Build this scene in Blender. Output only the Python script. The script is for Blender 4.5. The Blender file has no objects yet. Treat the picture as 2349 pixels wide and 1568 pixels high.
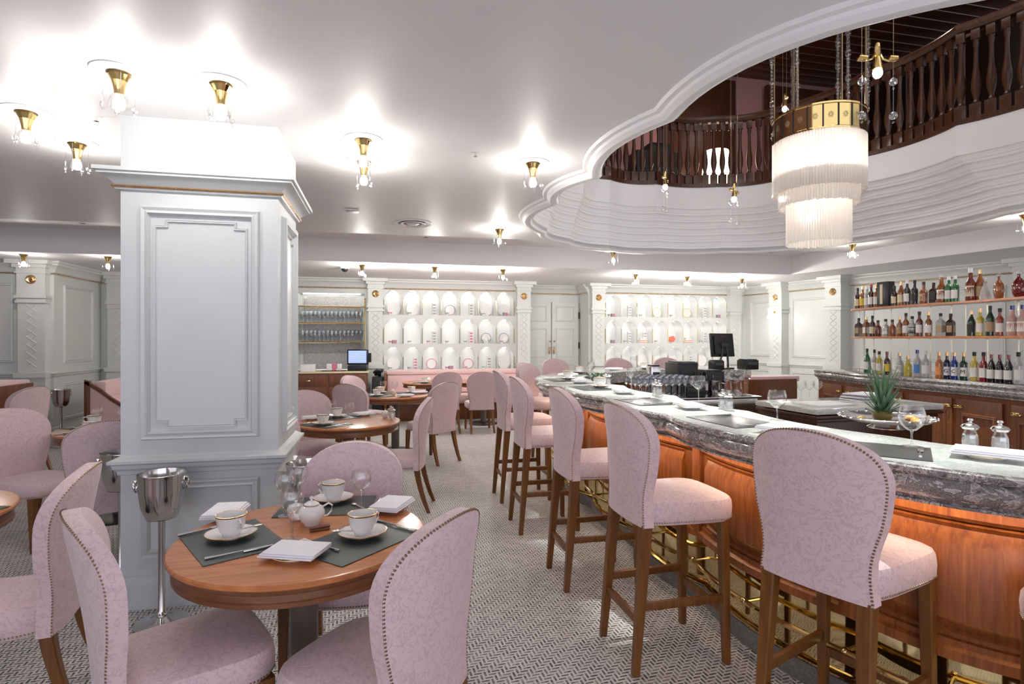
import bpy, bmesh, math, random
from mathutils import Vector, Matrix
random.seed(7)
PI = math.pi
SC = bpy.context.scene
COL = SC.collection

# ------------------------------------------------------------------ camera, world, exposure
YAW = math.radians(12.97)
cam = bpy.data.cameras.new('camera')
cam.sensor_width = 36.0
cam.lens = 1300 / 2349 * 36.0
cam.shift_y = -8 / 2349
cam.clip_start = 0.05
cam_o = bpy.data.objects.new('camera', cam)
cam_o.location = (0, 0, 1.5)
cam_o.rotation_euler = (PI / 2, 0, -YAW)
COL.objects.link(cam_o)
SC.camera = cam_o

world = bpy.data.worlds.new('world')
SC.world = world
world.use_nodes = True
world.node_tree.nodes['Background'].inputs[0].default_value = (0.90, 0.90, 1.0, 1)
world.node_tree.nodes['Background'].inputs[1].default_value = 0.4

SC.view_settings.view_transform = 'Standard'
SC.view_settings.look = 'None'
SC.view_settings.gamma = 1
SC.view_settings.exposure = 1.72
SC.view_settings.use_curve_mapping = False
SC.cycles.use_denoising = True
SC.cycles.max_bounces = 8
SC.cycles.transparent_max_bounces = 16
SC.cycles.sample_clamp_indirect = 6
SC.cycles.caustics_reflective = False
SC.cycles.caustics_refractive = False

# ------------------------------------------------------------------ light: daylight from the shop front behind the camera
def area(name, loc, rot, size, power, col=(1, 1, 1)):
    l = bpy.data.lights.new(name, 'AREA')
    l.shape = 'RECTANGLE'
    l.size, l.size_y = size
    l.energy = power
    l.color = col
    o = bpy.data.objects.new(name, l)
    o.location = loc
    o.rotation_euler = rot
    COL.objects.link(o)
    return o
area('shop_front_daylight', (0.5, -3.6, 1.7), (PI / 2, 0, 0), (8, 2.2), 24, (0.86, 0.84, 1.0))
def spot(name, loc, target, power, ang, col):
    l = bpy.data.lights.new(name, 'SPOT')
    l.energy = power; l.color = col; l.spot_size = math.radians(ang); l.spot_blend = 0.8; l.shadow_soft_size = 0.05
    o = bpy.data.objects.new(name, l)
    o.location = loc
    o.rotation_euler = (Vector(target) - Vector(loc)).to_track_quat('-Z', 'Y').to_euler()
    COL.objects.link(o)
SPOTS = [((3.2, 3.0, 6.25), (2.15, 1.95, 1.08)), ((2.6, 3.9, 6.25), (2.05, 3.0, 1.08)), ((2.7, 4.9, 6.25), (2.05, 4.3, 1.08)), ((3.1, 5.7, 6.25), (2.2, 5.7, 1.08)),
         ((4.1, 5.9, 6.25), (3.3, 6.9, 1.08)), ((4.6, 5.2, 6.25), (4.6, 6.3, 1.0)), ((4.6, 3.6, 6.25), (5.3, 4.6, 1.06))]
for k_, (a_, b_) in enumerate(SPOTS):
    spot('upper_ceiling_spot', a_, b_, 620, 17, (0.93, 1.0, 0.96))
area('upper_floor_light', (3.6, 4.2, 6.3), (0, 0, 0), (2.2, 3.0), 16, (1.0, 0.92, 0.9))

# ------------------------------------------------------------------ materials
def ramp(nt, fac, stops):
    r = nt.nodes.new('ShaderNodeValToRGB')
    el = r.color_ramp.elements
    while len(el) < len(stops):
        el.new(0.5)
    for e, (p, c) in zip(el, stops):
        e.position = p
        e.color = (*c, 1)
    nt.links.new(fac, r.inputs[0])
    return r.outputs[0]

def base(name, color=(0.8, 0.8, 0.8), rough=0.5, metal=0.0, **kw):
    m = bpy.data.materials.new(name)
    m.use_nodes = True
    b = m.node_tree.nodes['Principled BSDF']
    b.inputs['Base Color'].default_value = (*color, 1)
    b.inputs['Roughness'].default_value = rough
    b.inputs['Metallic'].default_value = metal
    for k, v in kw.items():
        b.inputs[k.replace('_', ' ')].default_value = v
    return m, m.node_tree, b

def coords(nt, scale=(1, 1, 1), rot=(0, 0, 0), kind='Object'):
    tc = nt.nodes.new('ShaderNodeTexCoord')
    mp = nt.nodes.new('ShaderNodeMapping')
    mp.inputs['Scale'].default_value = scale
    mp.inputs['Rotation'].default_value = rot
    nt.links.new(tc.outputs[kind], mp.inputs[0])
    return mp.outputs[0]

def noise(nt, vec, scale, detail=4, dist=0.0, rough=0.5):
    n = nt.nodes.new('ShaderNodeTexNoise')
    n.inputs['Scale'].default_value = scale
    n.inputs['Detail'].default_value = detail
    n.inputs['Distortion'].default_value = dist
    n.inputs['Roughness'].default_value = rough
    nt.links.new(vec, n.inputs['Vector'])
    return n.outputs['Fac']

def bump(nt, b, h, strength=0.2, dist=0.01):
    n = nt.nodes.new('ShaderNodeBump')
    n.inputs['Strength'].default_value = strength
    n.inputs['Distance'].default_value = dist
    nt.links.new(h, n.inputs['Height'])
    nt.links.new(n.outputs[0], b.inputs['Normal'])

def paint(name, c, rough=0.45, v=0.03):
    m, nt, b = base(name, c, rough)
    n = noise(nt, coords(nt, kind='Object'), 3.0, 3)
    lo = tuple(x * (1 - v) for x in c)
    nt.links.new(ramp(nt, n, [(0.3, lo), (0.7, c)]), b.inputs['Base Color'])
    return m

def wood(name, c1, c2, rough=0.35, scale=(14, 14, 1.2), rot=(0, 0, 0)):
    m, nt, b = base(name, c1, rough)
    vec = coords(nt, scale, rot)
    n = noise(nt, vec, 2.2, 6, 1.2)
    n2 = noise(nt, vec, 9.0, 4, 0.3)
    mx = nt.nodes.new('ShaderNodeMath')
    mx.operation = 'MULTIPLY_ADD'
    nt.links.new(n2, mx.inputs[0])
    mx.inputs[1].default_value = 0.35
    nt.links.new(n, mx.inputs[2])
    nt.links.new(ramp(nt, mx.outputs[0], [(0.45, c1), (0.85, c2)]), b.inputs['Base Color'])
    bump(nt, b, n2, 0.06, 0.002)
    return m

def marble(name, lo, mid, hi, rough=0.07, scale=1.0):
    """cloudy stone with turbulent swirls and thin bright veins"""
    m, nt, b = base(name, mid, rough, **{'Specular_IOR_Level': 0.7})
    vec = coords(nt, (1.5 * scale, 1.5 * scale, 2.6 * scale), (0.4, 0.2, 0.5))
    n = noise(nt, vec, 2.4, 8, 3.4, 0.60)
    n2 = noise(nt, vec, 7.5, 6, 4.5, 0.62)
    mx = nt.nodes.new('ShaderNodeMix')
    mx.inputs[0].default_value = 0.28
    nt.links.new(n, mx.inputs[2])
    nt.links.new(n2, mx.inputs[3])
    nt.links.new(ramp(nt, mx.outputs[0], [(0.38, lo), (0.45, mid), (0.485, hi), (0.50, lo), (0.54, mid), (0.575, lo), (0.60, hi), (0.66, mid)]), b.inputs['Base Color'])
    return m

def fabric(name, c, dark, pattern=True):
    m, nt, b = base(name, c, 0.75, **{'Sheen_Weight': 0.35, 'Sheen_Roughness': 0.4})
    vec = coords(nt, (1, 1, 1))
    if pattern:
        # scrolling stems: thin iso-lines of a smooth noise; leaves: blobs along them
        n1 = noise(nt, vec, 19, 1.5, 1.6)
        a = nt.nodes.new('ShaderNodeMath'); a.operation = 'SUBTRACT'
        nt.links.new(n1, a.inputs[0]); a.inputs[1].default_value = 0.5
        ab = nt.nodes.new('ShaderNodeMath'); ab.operation = 'ABSOLUTE'
        nt.links.new(a.outputs[0], ab.inputs[0])
        n2 = noise(nt, vec, 70, 2, 2.5)
        w = nt.nodes.new('ShaderNodeMath'); w.operation = 'MULTIPLY_ADD'
        nt.links.new(n2, w.inputs[0]); w.inputs[1].default_value = -0.42
        nt.links.new(ab.outputs[0], w.inputs[2])
        col = ramp(nt, w.outputs[0], [(0.0, dark), (0.02, c)])
        # ramp input runs from about -0.3 up; shift it
        sh = nt.nodes.new('ShaderNodeMath'); sh.operation = 'ADD'
        nt.links.new(w.outputs[0], sh.inputs[0]); sh.inputs[1].default_value = 0.72
        col = ramp(nt, sh.outputs[0], [(0.50, dark), (0.57, c)])
        nt.links.new(col, b.inputs['Base Color'])
    fine = noise(nt, vec, 500, 2)
    bump(nt, b, fine, 0.12, 0.001)
    return m

def metal(name, c, rough=0.15):
    m, nt, b = base(name, c, rough, 1.0)
    n = noise(nt, coords(nt), 40, 2)
    r = nt.nodes.new('ShaderNodeMapRange')
    r.inputs['To Min'].default_value = rough * 0.8
    r.inputs['To Max'].default_value = rough * 1.3
    nt.links.new(n, r.inputs[0])
    nt.links.new(r.outputs[0], b.inputs['Roughness'])
    return m

def thin_glass(name, tint=(1, 1, 1), refl=0.22, rough=0.02):
    m = bpy.data.materials.new(name)
    m.use_nodes = True
    nt = m.node_tree
    nt.nodes.remove(nt.nodes['Principled BSDF'])
    out = nt.nodes['Material Output']
    t = nt.nodes.new('ShaderNodeBsdfTransparent')
    t.inputs[0].default_value = (*tint, 1)
    g = nt.nodes.new('ShaderNodeBsdfGlossy')
    g.inputs['Roughness'].default_value = rough
    lw = nt.nodes.new('ShaderNodeLayerWeight')
    lw.inputs[0].default_value = 0.25
    mr = nt.nodes.new('ShaderNodeMapRange')
    mr.inputs['To Min'].default_value = refl * 0.4
    mr.inputs['To Max'].default_value = min(1, refl * 4)
    nt.links.new(lw.outputs['Facing'], mr.inputs[0])
    mx = nt.nodes.new('ShaderNodeMixShader')
    nt.links.new(mr.outputs[0], mx.inputs[0])
    nt.links.new(t.outputs[0], mx.inputs[1])
    nt.links.new(g.outputs[0], mx.inputs[2])
    nt.links.new(mx.outputs[0], out.inputs[0])
    return m

def emit(name, c, s):
    m, nt, b = base(name, c, 0.5)
    b.inputs['Emission Color'].default_value = (*c, 1)
    b.inputs['Emission Strength'].default_value = s
    return m

def plain(name, c, rough=0.4, metal_=0.0):
    m, nt, b = base(name, c, rough, metal_)
    n = noise(nt, coords(nt), 30, 2)
    nt.links.new(ramp(nt, n, [(0.3, tuple(x * 0.94 for x in c)), (0.7, c)]), b.inputs['Base Color'])
    return m

def floor_mat():
    """woven mosaic: L = 2 herringbone bricks, each with a dark dash down its middle"""
    m, nt, b = base('floor_mosaic', (0.6, 0.58, 0.55), 0.6)
    U = 0.0205
    sep = nt.nodes.new('ShaderNodeSeparateXYZ')
    nt.links.new(coords(nt, (1 / U, 1 / U, 1), (0, 0, math.radians(-4))), sep.inputs[0])
    def M(op, a, bb=None, c=None):
        n = nt.nodes.new('ShaderNodeMath'); n.operation = op
        for i, v in enumerate((a, bb, c)):
            if v is None: continue
            if isinstance(v, (int, float)): n.inputs[i].default_value = v
            else: nt.links.new(v, n.inputs[i])
        return n.outputs[0]
    x, y = sep.outputs[0], sep.outputs[1]
    i, j = M('FLOOR', x), M('FLOOR', y)
    fx, fy = M('SUBTRACT', x, i), M('SUBTRACT', y, j)
    k = M('FLOORED_MODULO', M('SUBTRACT', i, j), 4)
    k = M('ROUND', k)
    isv = M('GREATER_THAN', k, 1.5)                       # vertical brick
    # across and along coordinates within the brick
    ac = M('ADD', M('MULTIPLY', fy, M('SUBTRACT', 1, isv)), M('MULTIPLY', fx, isv))
    odd = M('MODULO', k, 2)
    alh = M('ADD', fx, odd)                               # 0..2 along horizontal brick
    alv = M('ADD', fy, M('SUBTRACT', 1, odd))             # k=3 lower, k=2 upper
    al = M('ADD', M('MULTIPLY', alh, M('SUBTRACT', 1, isv)), M('MULTIPLY', alv, isv))
    dist_ac = M('ABSOLUTE', M('SUBTRACT', ac, 0.5))
    dist_al = M('ABSOLUTE', M('SUBTRACT', al, 1.0))
    dash = M('MULTIPLY', M('LESS_THAN', dist_ac, 0.24), M('LESS_THAN', dist_al, 0.86))
    n = noise(nt, coords(nt), 18, 4)
    bi = nt.nodes.new('ShaderNodeTexWhiteNoise')
    bi.noise_dimensions = '2D'
    cmb = nt.nodes.new('ShaderNodeCombineXYZ')
    nt.links.new(M('FLOOR', M('DIVIDE', M('ADD', i, isv), 2)), cmb.inputs[0])
    nt.links.new(j, cmb.inputs[1])
    nt.links.new(cmb.outputs[0], bi.inputs['Vector'])
    dark = ramp(nt, bi.outputs['Value'], [(0.0, (0.055, 0.047, 0.045)), (0.45, (0.13, 0.115, 0.11)), (1.0, (0.30, 0.28, 0.265))])
    light = ramp(nt, n, [(0.3, (0.56, 0.53, 0.51)), (0.7, (0.66, 0.63, 0.61))])
    mx = nt.nodes.new('ShaderNodeMix'); mx.data_type = 'RGBA'
    nt.links.new(dash, mx.inputs[0])
    nt.links.new(light, mx.inputs[6])
    nt.links.new(dark, mx.inputs[7])
    nt.links.new(mx.outputs[2], b.inputs['Base Color'])
    return m

M = {}
M['floor'] = floor_mat()
M['ceil'] = paint('ceiling_paint', (0.82, 0.80, 0.81), 0.5, 0.02)
M['wall'] = paint('wall_paint', (0.66, 0.68, 0.655), 0.4)
M['wallpink'] = paint('wall_panel_cloth', (0.72, 0.69, 0.67), 0.6)
M['pillar'] = paint('pillar_paint', (0.60, 0.63, 0.635), 0.35)
M['niche'] = paint('niche_paint', (0.86, 0.87, 0.86), 0.5)
M['gold'] = metal('gilt', (0.80, 0.52, 0.26), 0.25)
M['brass'] = metal('polished_brass', (0.83, 0.62, 0.25), 0.10)
M['palebrass'] = metal('pale_brass', (0.86, 0.80, 0.66), 0.3)
M['skirt'] = metal('mirror_brass', (0.80, 0.66, 0.36), 0.06)
M['steel'] = metal('polished_steel', (0.62, 0.60, 0.59), 0.12)
M['silver'] = metal('silver_cutlery', (0.80, 0.79, 0.78), 0.15)
M['oak'] = wood('chair_oak', (0.21, 0.078, 0.013), (0.12, 0.042, 0.008), 0.35)
M['cherry'] = wood('bar_cherry', (0.40, 0.125, 0.028), (0.20, 0.052, 0.012), 0.3)
M['table'] = wood('table_cherry', (0.60, 0.235, 0.085), (0.44, 0.155, 0.052), 0.22, (1.6, 12, 12))
M['tableedge'] = wood('table_edge_wood', (0.22, 0.09, 0.035), (0.15, 0.055, 0.02), 0.3, (3, 3, 14))
M['cabinet'] = wood('cabinet_walnut', (0.20, 0.066, 0.022), (0.12, 0.036, 0.013), 0.35)
M['darkwood'] = wood('dark_mahogany', (0.10, 0.038, 0.016), (0.045, 0.016, 0.007), 0.3)
M['fabric'] = fabric('pink_damask', (0.68, 0.52, 0.535), (0.56, 0.42, 0.445))
M['fabricplain'] = fabric('pink_velvet', (0.78, 0.55, 0.54), (0.7, 0.5, 0.5), False)
M['nail'] = metal('antique_nailhead', (0.36, 0.26, 0.16), 0.3)
M['marble'] = marble('grey_marble', (0.09, 0.078, 0.074), (0.30, 0.275, 0.265), (0.62, 0.58, 0.56))
M['marble_sheen'] = marble('marble_painted_sheen', (0.48, 0.50, 0.465), (0.62, 0.64, 0.60), (0.72, 0.73, 0.69), 0.07)  # grey marble for tops, reflected light painted in as a pale greenish colour
M['plinth'] = marble('plinth_stone', (0.12, 0.11, 0.105), (0.17, 0.16, 0.15), (0.24, 0.225, 0.21), 0.3)
M['china'] = plain('white_china', (0.86, 0.84, 0.82), 0.12)
M['linen'] = plain('white_linen', (0.88, 0.87, 0.92), 0.8)
M['mat'] = plain('green_leather', (0.045, 0.062, 0.056), 0.45)
M['matgrey'] = plain('grey_leather', (0.07, 0.07, 0.068), 0.3)
M['glass'] = thin_glass('clear_glass')
M['crystal'] = thin_glass('crystal', (1, 1, 1), 0.35)
M['bulb'] = emit('lit_bulb', (1.0, 0.94, 0.88), 115)
M['bulb_low'] = emit('lit_bulb_low', (1.0, 0.96, 0.90), 540)
M['bulb_soft'] = emit('chandelier_bulb', (1.0, 0.90, 0.80), 50)
M['ledsoft'] = emit('shelf_led', (1.0, 0.98, 0.94), 5)
M['counter_led'] = emit('under_counter_led', (1.0, 0.80, 0.58), 8)
M['spot'] = emit('downlight_bulb', (1.0, 0.95, 0.9), 8)
M['ledstrip'] = emit('led_strip', (1.0, 0.98, 0.94), 9)
M['screen'] = emit('lit_screen', (0.30, 0.42, 0.80), 0.25)
M['black'] = plain('black_plastic', (0.008, 0.008, 0.009), 0.35)
M['dark'] = plain('charcoal', (0.03, 0.03, 0.032), 0.5)
M['white'] = plain('white_plastic', (0.82, 0.82, 0.82), 0.4)
M['pinkprint'] = plain('pink_print', (0.75, 0.16, 0.30), 0.5)
M['greyprint'] = plain('grey_print', (0.35, 0.36, 0.38), 0.5)
M['coral'] = plain('coral', (0.85, 0.22, 0.14), 0.5)
M['yellow'] = plain('yellow', (0.80, 0.60, 0.18), 0.5)
M['pinkwall'] = paint('upper_pink_wall', (0.42, 0.24, 0.26), 0.6)
M['leaf'] = plain('pineapple_leaf', (0.085, 0.17, 0.085), 0.5)
M['fruit'] = plain('pineapple_skin', (0.22, 0.17, 0.04), 0.6)
M['orange'] = plain('orange_slice', (0.95, 0.45, 0.03), 0.4)
M['grey_brown'] = plain('bronze_column', (0.13, 0.105, 0.09), 0.35)
M['ebony'] = wood('ebony_panel', (0.022, 0.009, 0.006), (0.012, 0.005, 0.004), 0.35)
M['tumbler'] = thin_glass('rack_glass', (.9, .93, .95), 0.5, 0.1)
M['lamp_glass'] = emit('upper_lamp_shade', (1.0, 0.72, 0.5), 3.0)

M['mirror'] = marble('antique_mirror_panel', (0.20, 0.185, 0.17), (0.42, 0.40, 0.37), (0.62, 0.60, 0.58), 0.25, 2.2)
def shade_mat():
    m = bpy.data.materials.new('fringe_glass')
    m.use_nodes = True
    nt = m.node_tree
    nt.nodes.remove(nt.nodes['Principled BSDF'])
    out = nt.nodes['Material Output']
    d = nt.nodes.new('ShaderNodeBsdfDiffuse'); d.inputs[0].default_value = (0.92, 0.90, 0.86, 1)
    t = nt.nodes.new('ShaderNodeBsdfTranslucent'); t.inputs[0].default_value = (1, 0.97, 0.93, 1)
    tr = nt.nodes.new('ShaderNodeBsdfTransparent')
    g = nt.nodes.new('ShaderNodeBsdfGlossy'); g.inputs['Roughness'].default_value = 0.1
    a = nt.nodes.new('ShaderNodeMixShader'); a.inputs[0].default_value = 0.6
    b = nt.nodes.new('ShaderNodeMixShader'); b.inputs[0].default_value = 0.18
    c = nt.nodes.new('ShaderNodeMixShader'); c.inputs[0].default_value = 0.12
    nt.links.new(d.outputs[0], a.inputs[1]); nt.links.new(t.outputs[0], a.inputs[2])
    nt.links.new(a.outputs[0], b.inputs[1]); nt.links.new(tr.outputs[0], b.inputs[2])
    nt.links.new(b.outputs[0], c.inputs[1]); nt.links.new(g.outputs[0], c.inputs[2])
    nt.links.new(c.outputs[0], out.inputs[0])
    return m
M['fringe'] = shade_mat()

# ------------------------------------------------------------------ helpers
def B():
    return bmesh.new()

def obj(name, bm, mat, parent=None, smooth=0.6):
    bmesh.ops.recalc_face_normals(bm, faces=bm.faces)
    me = bpy.data.meshes.new(name)
    bm.to_mesh(me)
    bm.free()
    for mm in (mat if isinstance(mat, (list, tuple)) else [mat]):
        me.materials.append(M[mm] if isinstance(mm, str) else mm)
    if smooth:
        me.shade_smooth()
        me.set_sharp_from_angle(angle=smooth)
    o = bpy.data.objects.new(name, me)
    COL.objects.link(o)
    if parent:
        o.parent = parent
    return o

def thing(name, label, cat, loc=(0, 0, 0), rz=0, group=None):
    o = bpy.data.objects.new(name, None)
    o.empty_display_size = 0.05
    COL.objects.link(o)
    o.location = loc
    o.rotation_euler = (0, 0, rz)
    return tag(o, label, cat, group)

def tag(o, label, cat, group=None):
    o['label'] = label
    o['category'] = cat
    if group:
        o['group'] = group
    elif 'group' in o:
        del o['group']
    return o

def struct(name, bm, mat, parent=None, smooth=0.5):
    o = obj(name, bm, mat, parent, smooth)
    if not parent:
        o['kind'] = 'structure'
    return o

def ordn(i):
    return ['first', 'second', 'third', 'fourth', 'fifth', 'sixth', 'seventh', 'eighth', 'ninth', 'tenth', 'eleventh', 'twelfth', 'thirteenth', 'fourteenth', 'fifteenth', 'sixteenth', 'seventeenth', 'eighteenth', 'nineteenth', 'twentieth'][i]

CH = {}
def remember(root):
    """record a built thing so that it can be copied"""
    CH[root.name] = [(c, list(c.children)) for c in root.children]
    return root

def dup(root, loc, rz=None, label=None, group=None):
    r = root.copy()
    COL.objects.link(r)
    r.location = loc
    if rz is not None:
        r.rotation_euler = (0, 0, rz)
    if label:
        r['label'] = label
    if group:
        r['group'] = group
    for c, gs in CH.get(root.name, []):
        k = c.copy()
        COL.objects.link(k)
        k.parent = r
        for g in gs:
            d = g.copy()
            COL.objects.link(d)
            d.parent = k
    return r

def box(bm, c, s, rz=0.0, taper=1.0, bev=0.0, mi=0):
    vs = []
    cr, sr = math.cos(rz), math.sin(rz)
    for dz in (-1, 1):
        k = 1.0 if dz < 0 else taper
        for dx, dy in ((-1, -1), (1, -1), (1, 1), (-1, 1)):
            x, y = dx * s[0] / 2 * k, dy * s[1] / 2 * k
            vs.append(bm.verts.new((c[0] + x * cr - y * sr, c[1] + x * sr + y * cr, c[2] + dz * s[2] / 2)))
    fs = []
    for f in ((3, 2, 1, 0), (4, 5, 6, 7), (0, 1, 5, 4), (1, 2, 6, 5), (2, 3, 7, 6), (3, 0, 4, 7)):
        fs.append(bm.faces.new([vs[i] for i in f]))
        fs[-1].material_index = mi
    if bev:
        es = list({e for f in fs for e in f.edges})
        bmesh.ops.bevel(bm, geom=es, offset=bev, segments=2, profile=0.6, affect='EDGES')
    return fs

def lathe(bm, prof, c=(0, 0, 0), seg=24, cap=False, mi=0):
    rings = []
    for r, z in prof:
        if r < 1e-5:
            rings.append([bm.verts.new((c[0], c[1], c[2] + z))])
        else:
            rings.append([bm.verts.new((c[0] + r * math.cos(2 * PI * i / seg), c[1] + r * math.sin(2 * PI * i / seg), c[2] + z)) for i in range(seg)])
    for a, b in zip(rings, rings[1:]):
        if len(a) == 1 and len(b) == 1:
            continue
        for i in range(seg):
            j = (i + 1) % seg
            if len(a) == 1:
                f = bm.faces.new((a[0], b[j], b[i]))
            elif len(b) == 1:
                f = bm.faces.new((a[i], a[j], b[0]))
            else:
                f = bm.faces.new((a[i], a[j], b[j], b[i]))
            f.material_index = mi
    if cap:
        for r in (rings[0], rings[-1]):
            if len(r) > 1:
                bm.faces.new(r).material_index = mi

def tube(bm, pts, r, seg=8, closed=False, mi=0, taper=None):
    pts = [Vector(p) for p in pts]
    n = len(pts)
    rings = []
    for i, p in enumerate(pts):
        if closed:
            d = pts[(i + 1) % n] - pts[i - 1]
        else:
            d = pts[min(i + 1, n - 1)] - pts[max(i - 1, 0)]
        d.normalize()
        up = Vector((0, 0, 1)) if abs(d.z) < 0.9 else Vector((1, 0, 0))
        a = d.cross(up).normalized()
        b = d.cross(a).normalized()
        rr = r if taper is None else r * taper[i]
        rings.append([bm.verts.new(p + a * rr * math.cos(2 * PI * k / seg) + b * rr * math.sin(2 * PI * k / seg)) for k in range(seg)])
    pairs = list(zip(rings, rings[1:])) + ([(rings[-1], rings[0])] if closed else [])
    for a, b in pairs:
        for k in range(seg):
            f = bm.faces.new((a[k], a[(k + 1) % seg], b[(k + 1) % seg], b[k]))
            f.material_index = mi
    if not closed:
        bm.faces.new(rings[0]).material_index = mi
        bm.faces.new(rings[-1][::-1]).material_index = mi

def ball(bm, c, r, sub=1, mi=0, sz=1.0):
    g = bmesh.ops.create_icosphere(bm, subdivisions=sub, radius=r)
    for v in g['verts']:
        v.co = Vector((v.co.x + c[0], v.co.y + c[1], v.co.z * sz + c[2]))
    if mi:
        for f in {f for v in g['verts'] for f in v.link_faces}:
            f.material_index = mi

def offs(path, closed=False):
    """miter normals (to the left of travel)"""
    n = len(path)
    out = []
    for i in range(n):
        a = path[i - 1] if (i > 0 or closed) else None
        b = path[(i + 1) % n] if (i < n - 1 or closed) else None
        p = path[i]
        ns = []
        for q0, q1 in ((a, p), (p, b)):
            if q0 is None or q1 is None:
                continue
            d = Vector((q1[0] - q0[0], q1[1] - q0[1]))
            if d.length > 1e-9:
                d.normalize()
                ns.append(Vector((-d.y, d.x)))
        m = ns[0] if len(ns) == 1 else (ns[0] + ns[1])
        if len(ns) == 2:
            m = m / max(0.35, 1 + ns[0].dot(ns[1]))
        out.append(m)
    return out

def sweep(bm, path, prof, closed=False, closed_prof=True, mi=0, caps=True):
    ms = offs(path, closed)
    rings = [[bm.verts.new((p[0] + m.x * o, p[1] + m.y * o, z)) for o, z in prof] for p, m in zip(path, ms)]
    n, k = len(rings), len(prof)
    for i in range(n if closed else n - 1):
        a, b = rings[i], rings[(i + 1) % n]
        for j in range(k if closed_prof else k - 1):
            f = bm.faces.new((a[j], a[(j + 1) % k], b[(j + 1) % k], b[j]))
            f.material_index = mi
    if caps and not closed and closed_prof:
        bm.faces.new(rings[0]).material_index = mi
        bm.faces.new(rings[-1][::-1]).material_index = mi

def at(path, i, off):
    m = offs(path)[i]
    return (path[i][0] + m.x * off, path[i][1] + m.y * off)

def lobes(cusps, bulge=0.075, n=12, closed=False, bulges=None):
    out, marks = [], []
    k = len(cusps)
    for i in range(k if closed else k - 1):
        a, b = Vector(cusps[i]), Vector(cusps[(i + 1) % k])
        d = b - a
        nrm = Vector((-d.y, d.x)).normalized()
        s = bulges[i] if bulges else bulge * d.length
        marks.append(len(out))
        for t in range(n):
            u = t / n
            p = a + d * u + nrm * s * 4 * u * (1 - u)
            out.append((p.x, p.y))
    if not closed:
        marks.append(len(out))
        out.append(tuple(cusps[-1]))
    return out, marks

def plate_poly(bm, outer, z, holes=()):
    es = []
    for loop in (outer, *holes):
        vs = [bm.verts.new((x, y, z)) for x, y in loop]
        es += [bm.edges.new((vs[i], vs[(i + 1) % len(vs)])) for i in range(len(vs))]
    bmesh.ops.triangle_fill(bm, use_beauty=True, edges=es)

def face_to(fx, fy):
    return math.atan2(-fx, fy)

# ================================================================== THE ROOM
# scalloped opening in the ceiling (cusps), lower rim and upper balcony edge
LOW = [(2.0, 1.47), (1.44, 2.80), (1.45, 3.93), (1.40, 4.80), (1.70, 6.20), (2.20, 6.82), (2.92, 7.22), (3.75, 7.30), (4.64, 7.08), (5.42, 6.62), (5.92, 5.45), (5.90, 4.22), (5.72, 3.2), (5.0, 2.0), (3.3, 0.95)]
UP = [(2.35, 1.85), (1.75, 3.0), (1.68, 3.95), (1.66, 4.8), (1.98, 6.1), (2.40, 6.54), (2.88, 6.86), (3.57, 6.92), (4.43, 6.86), (5.03, 6.42), (5.32, 5.36), (5.40, 4.36), (5.55, 3.4), (4.8, 2.4), (3.3, 1.45)]
bl = [0.24, 0.12, 0.11, 0.20] + [0.10] * 11
low_path, _ = lobes(LOW, closed=True, bulges=bl)
up_path, up_marks = lobes(UP, closed=True, bulges=[0.2, .11, .11, .18] + [0.10] * 11)

bm = B()
plate_poly(bm, [(-9, -4), (13, -4), (13, 13), (-9, 13)], 0)
floor = struct('floor', bm, 'floor', smooth=0)

# main ceiling with its opening
main_outer = [(-8, -3.0), (6.9, -3.0), (6.6, 6.9), (5.6, 6.9), (5.1, 7.25), (4.4, 7.55), (3.6, 7.72), (2.7, 7.5), (2.1, 7.15), (1.7, 6.9), (-8, 6.9)]
bm = B()
_ms = offs(low_path, True)
hole = [(p[0] - m.x * .02, p[1] - m.y * .02) for p, m in zip(low_path, _ms)]
low_in = [(p[0] - m.x * .13, p[1] - m.y * .13) for p, m in zip(low_path, _ms)]
plate_poly(bm, main_outer, 2.74, [hole])
sweep(bm, main_outer, [(0, 2.74), (0, 3.0)], closed=True, closed_prof=False)
struct('ceiling', bm, 'ceil', smooth=0)
bm = B()
sweep(bm, low_path, [(0.01, 2.741), (0.0, 2.722), (-0.025, 2.718), (-0.03, 2.700), (-0.055, 2.680), (-0.085, 2.676), (-0.11, 2.684), (-0.13, 2.705), (-0.13, 2.75)], closed=True, closed_prof=False)
struct('trim_1', bm, 'ceil')
# stepped, coved inside of the opening
prof = [(0, 2.70), (0, 2.75)]
for k_ in range(6):
    t0, z0 = k_ / 6, 2.755 + k_ * .085
    prof += [(t0 + .010, z0 + .002), (t0 + .014, z0 + .022), (t0 + .045, z0 + .028), (t0 + .060, z0 + .050), (t0 + .105, z0 + .074), (t0 + .155, z0 + .080)]
prof += [(1.0, 3.27), (1.0, 3.55)]
bm = B()
rings = []
for t, z in prof:
    rings.append([bm.verts.new((a[0] * (1 - t) + b[0] * t, a[1] * (1 - t) + b[1] * t, z)) for a, b in zip(low_in, up_path)])
n = len(low_in)
for a, b in zip(rings, rings[1:]):
    for i in range(n):
        j = (i + 1) % n
        bm.faces.new((a[i], a[j], b[j], b[i]))
o = struct('trim_2', bm, 'ceil', smooth=0.35)
# balcony floor
bm = B()
big = [(-0.5, -0.5), (10, -0.5), (10, 11), (-0.5, 11)]
plate_poly(bm, big, 3.56, [up_path])
struct('trim_3', bm, 'darkwood', smooth=0)
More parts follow.
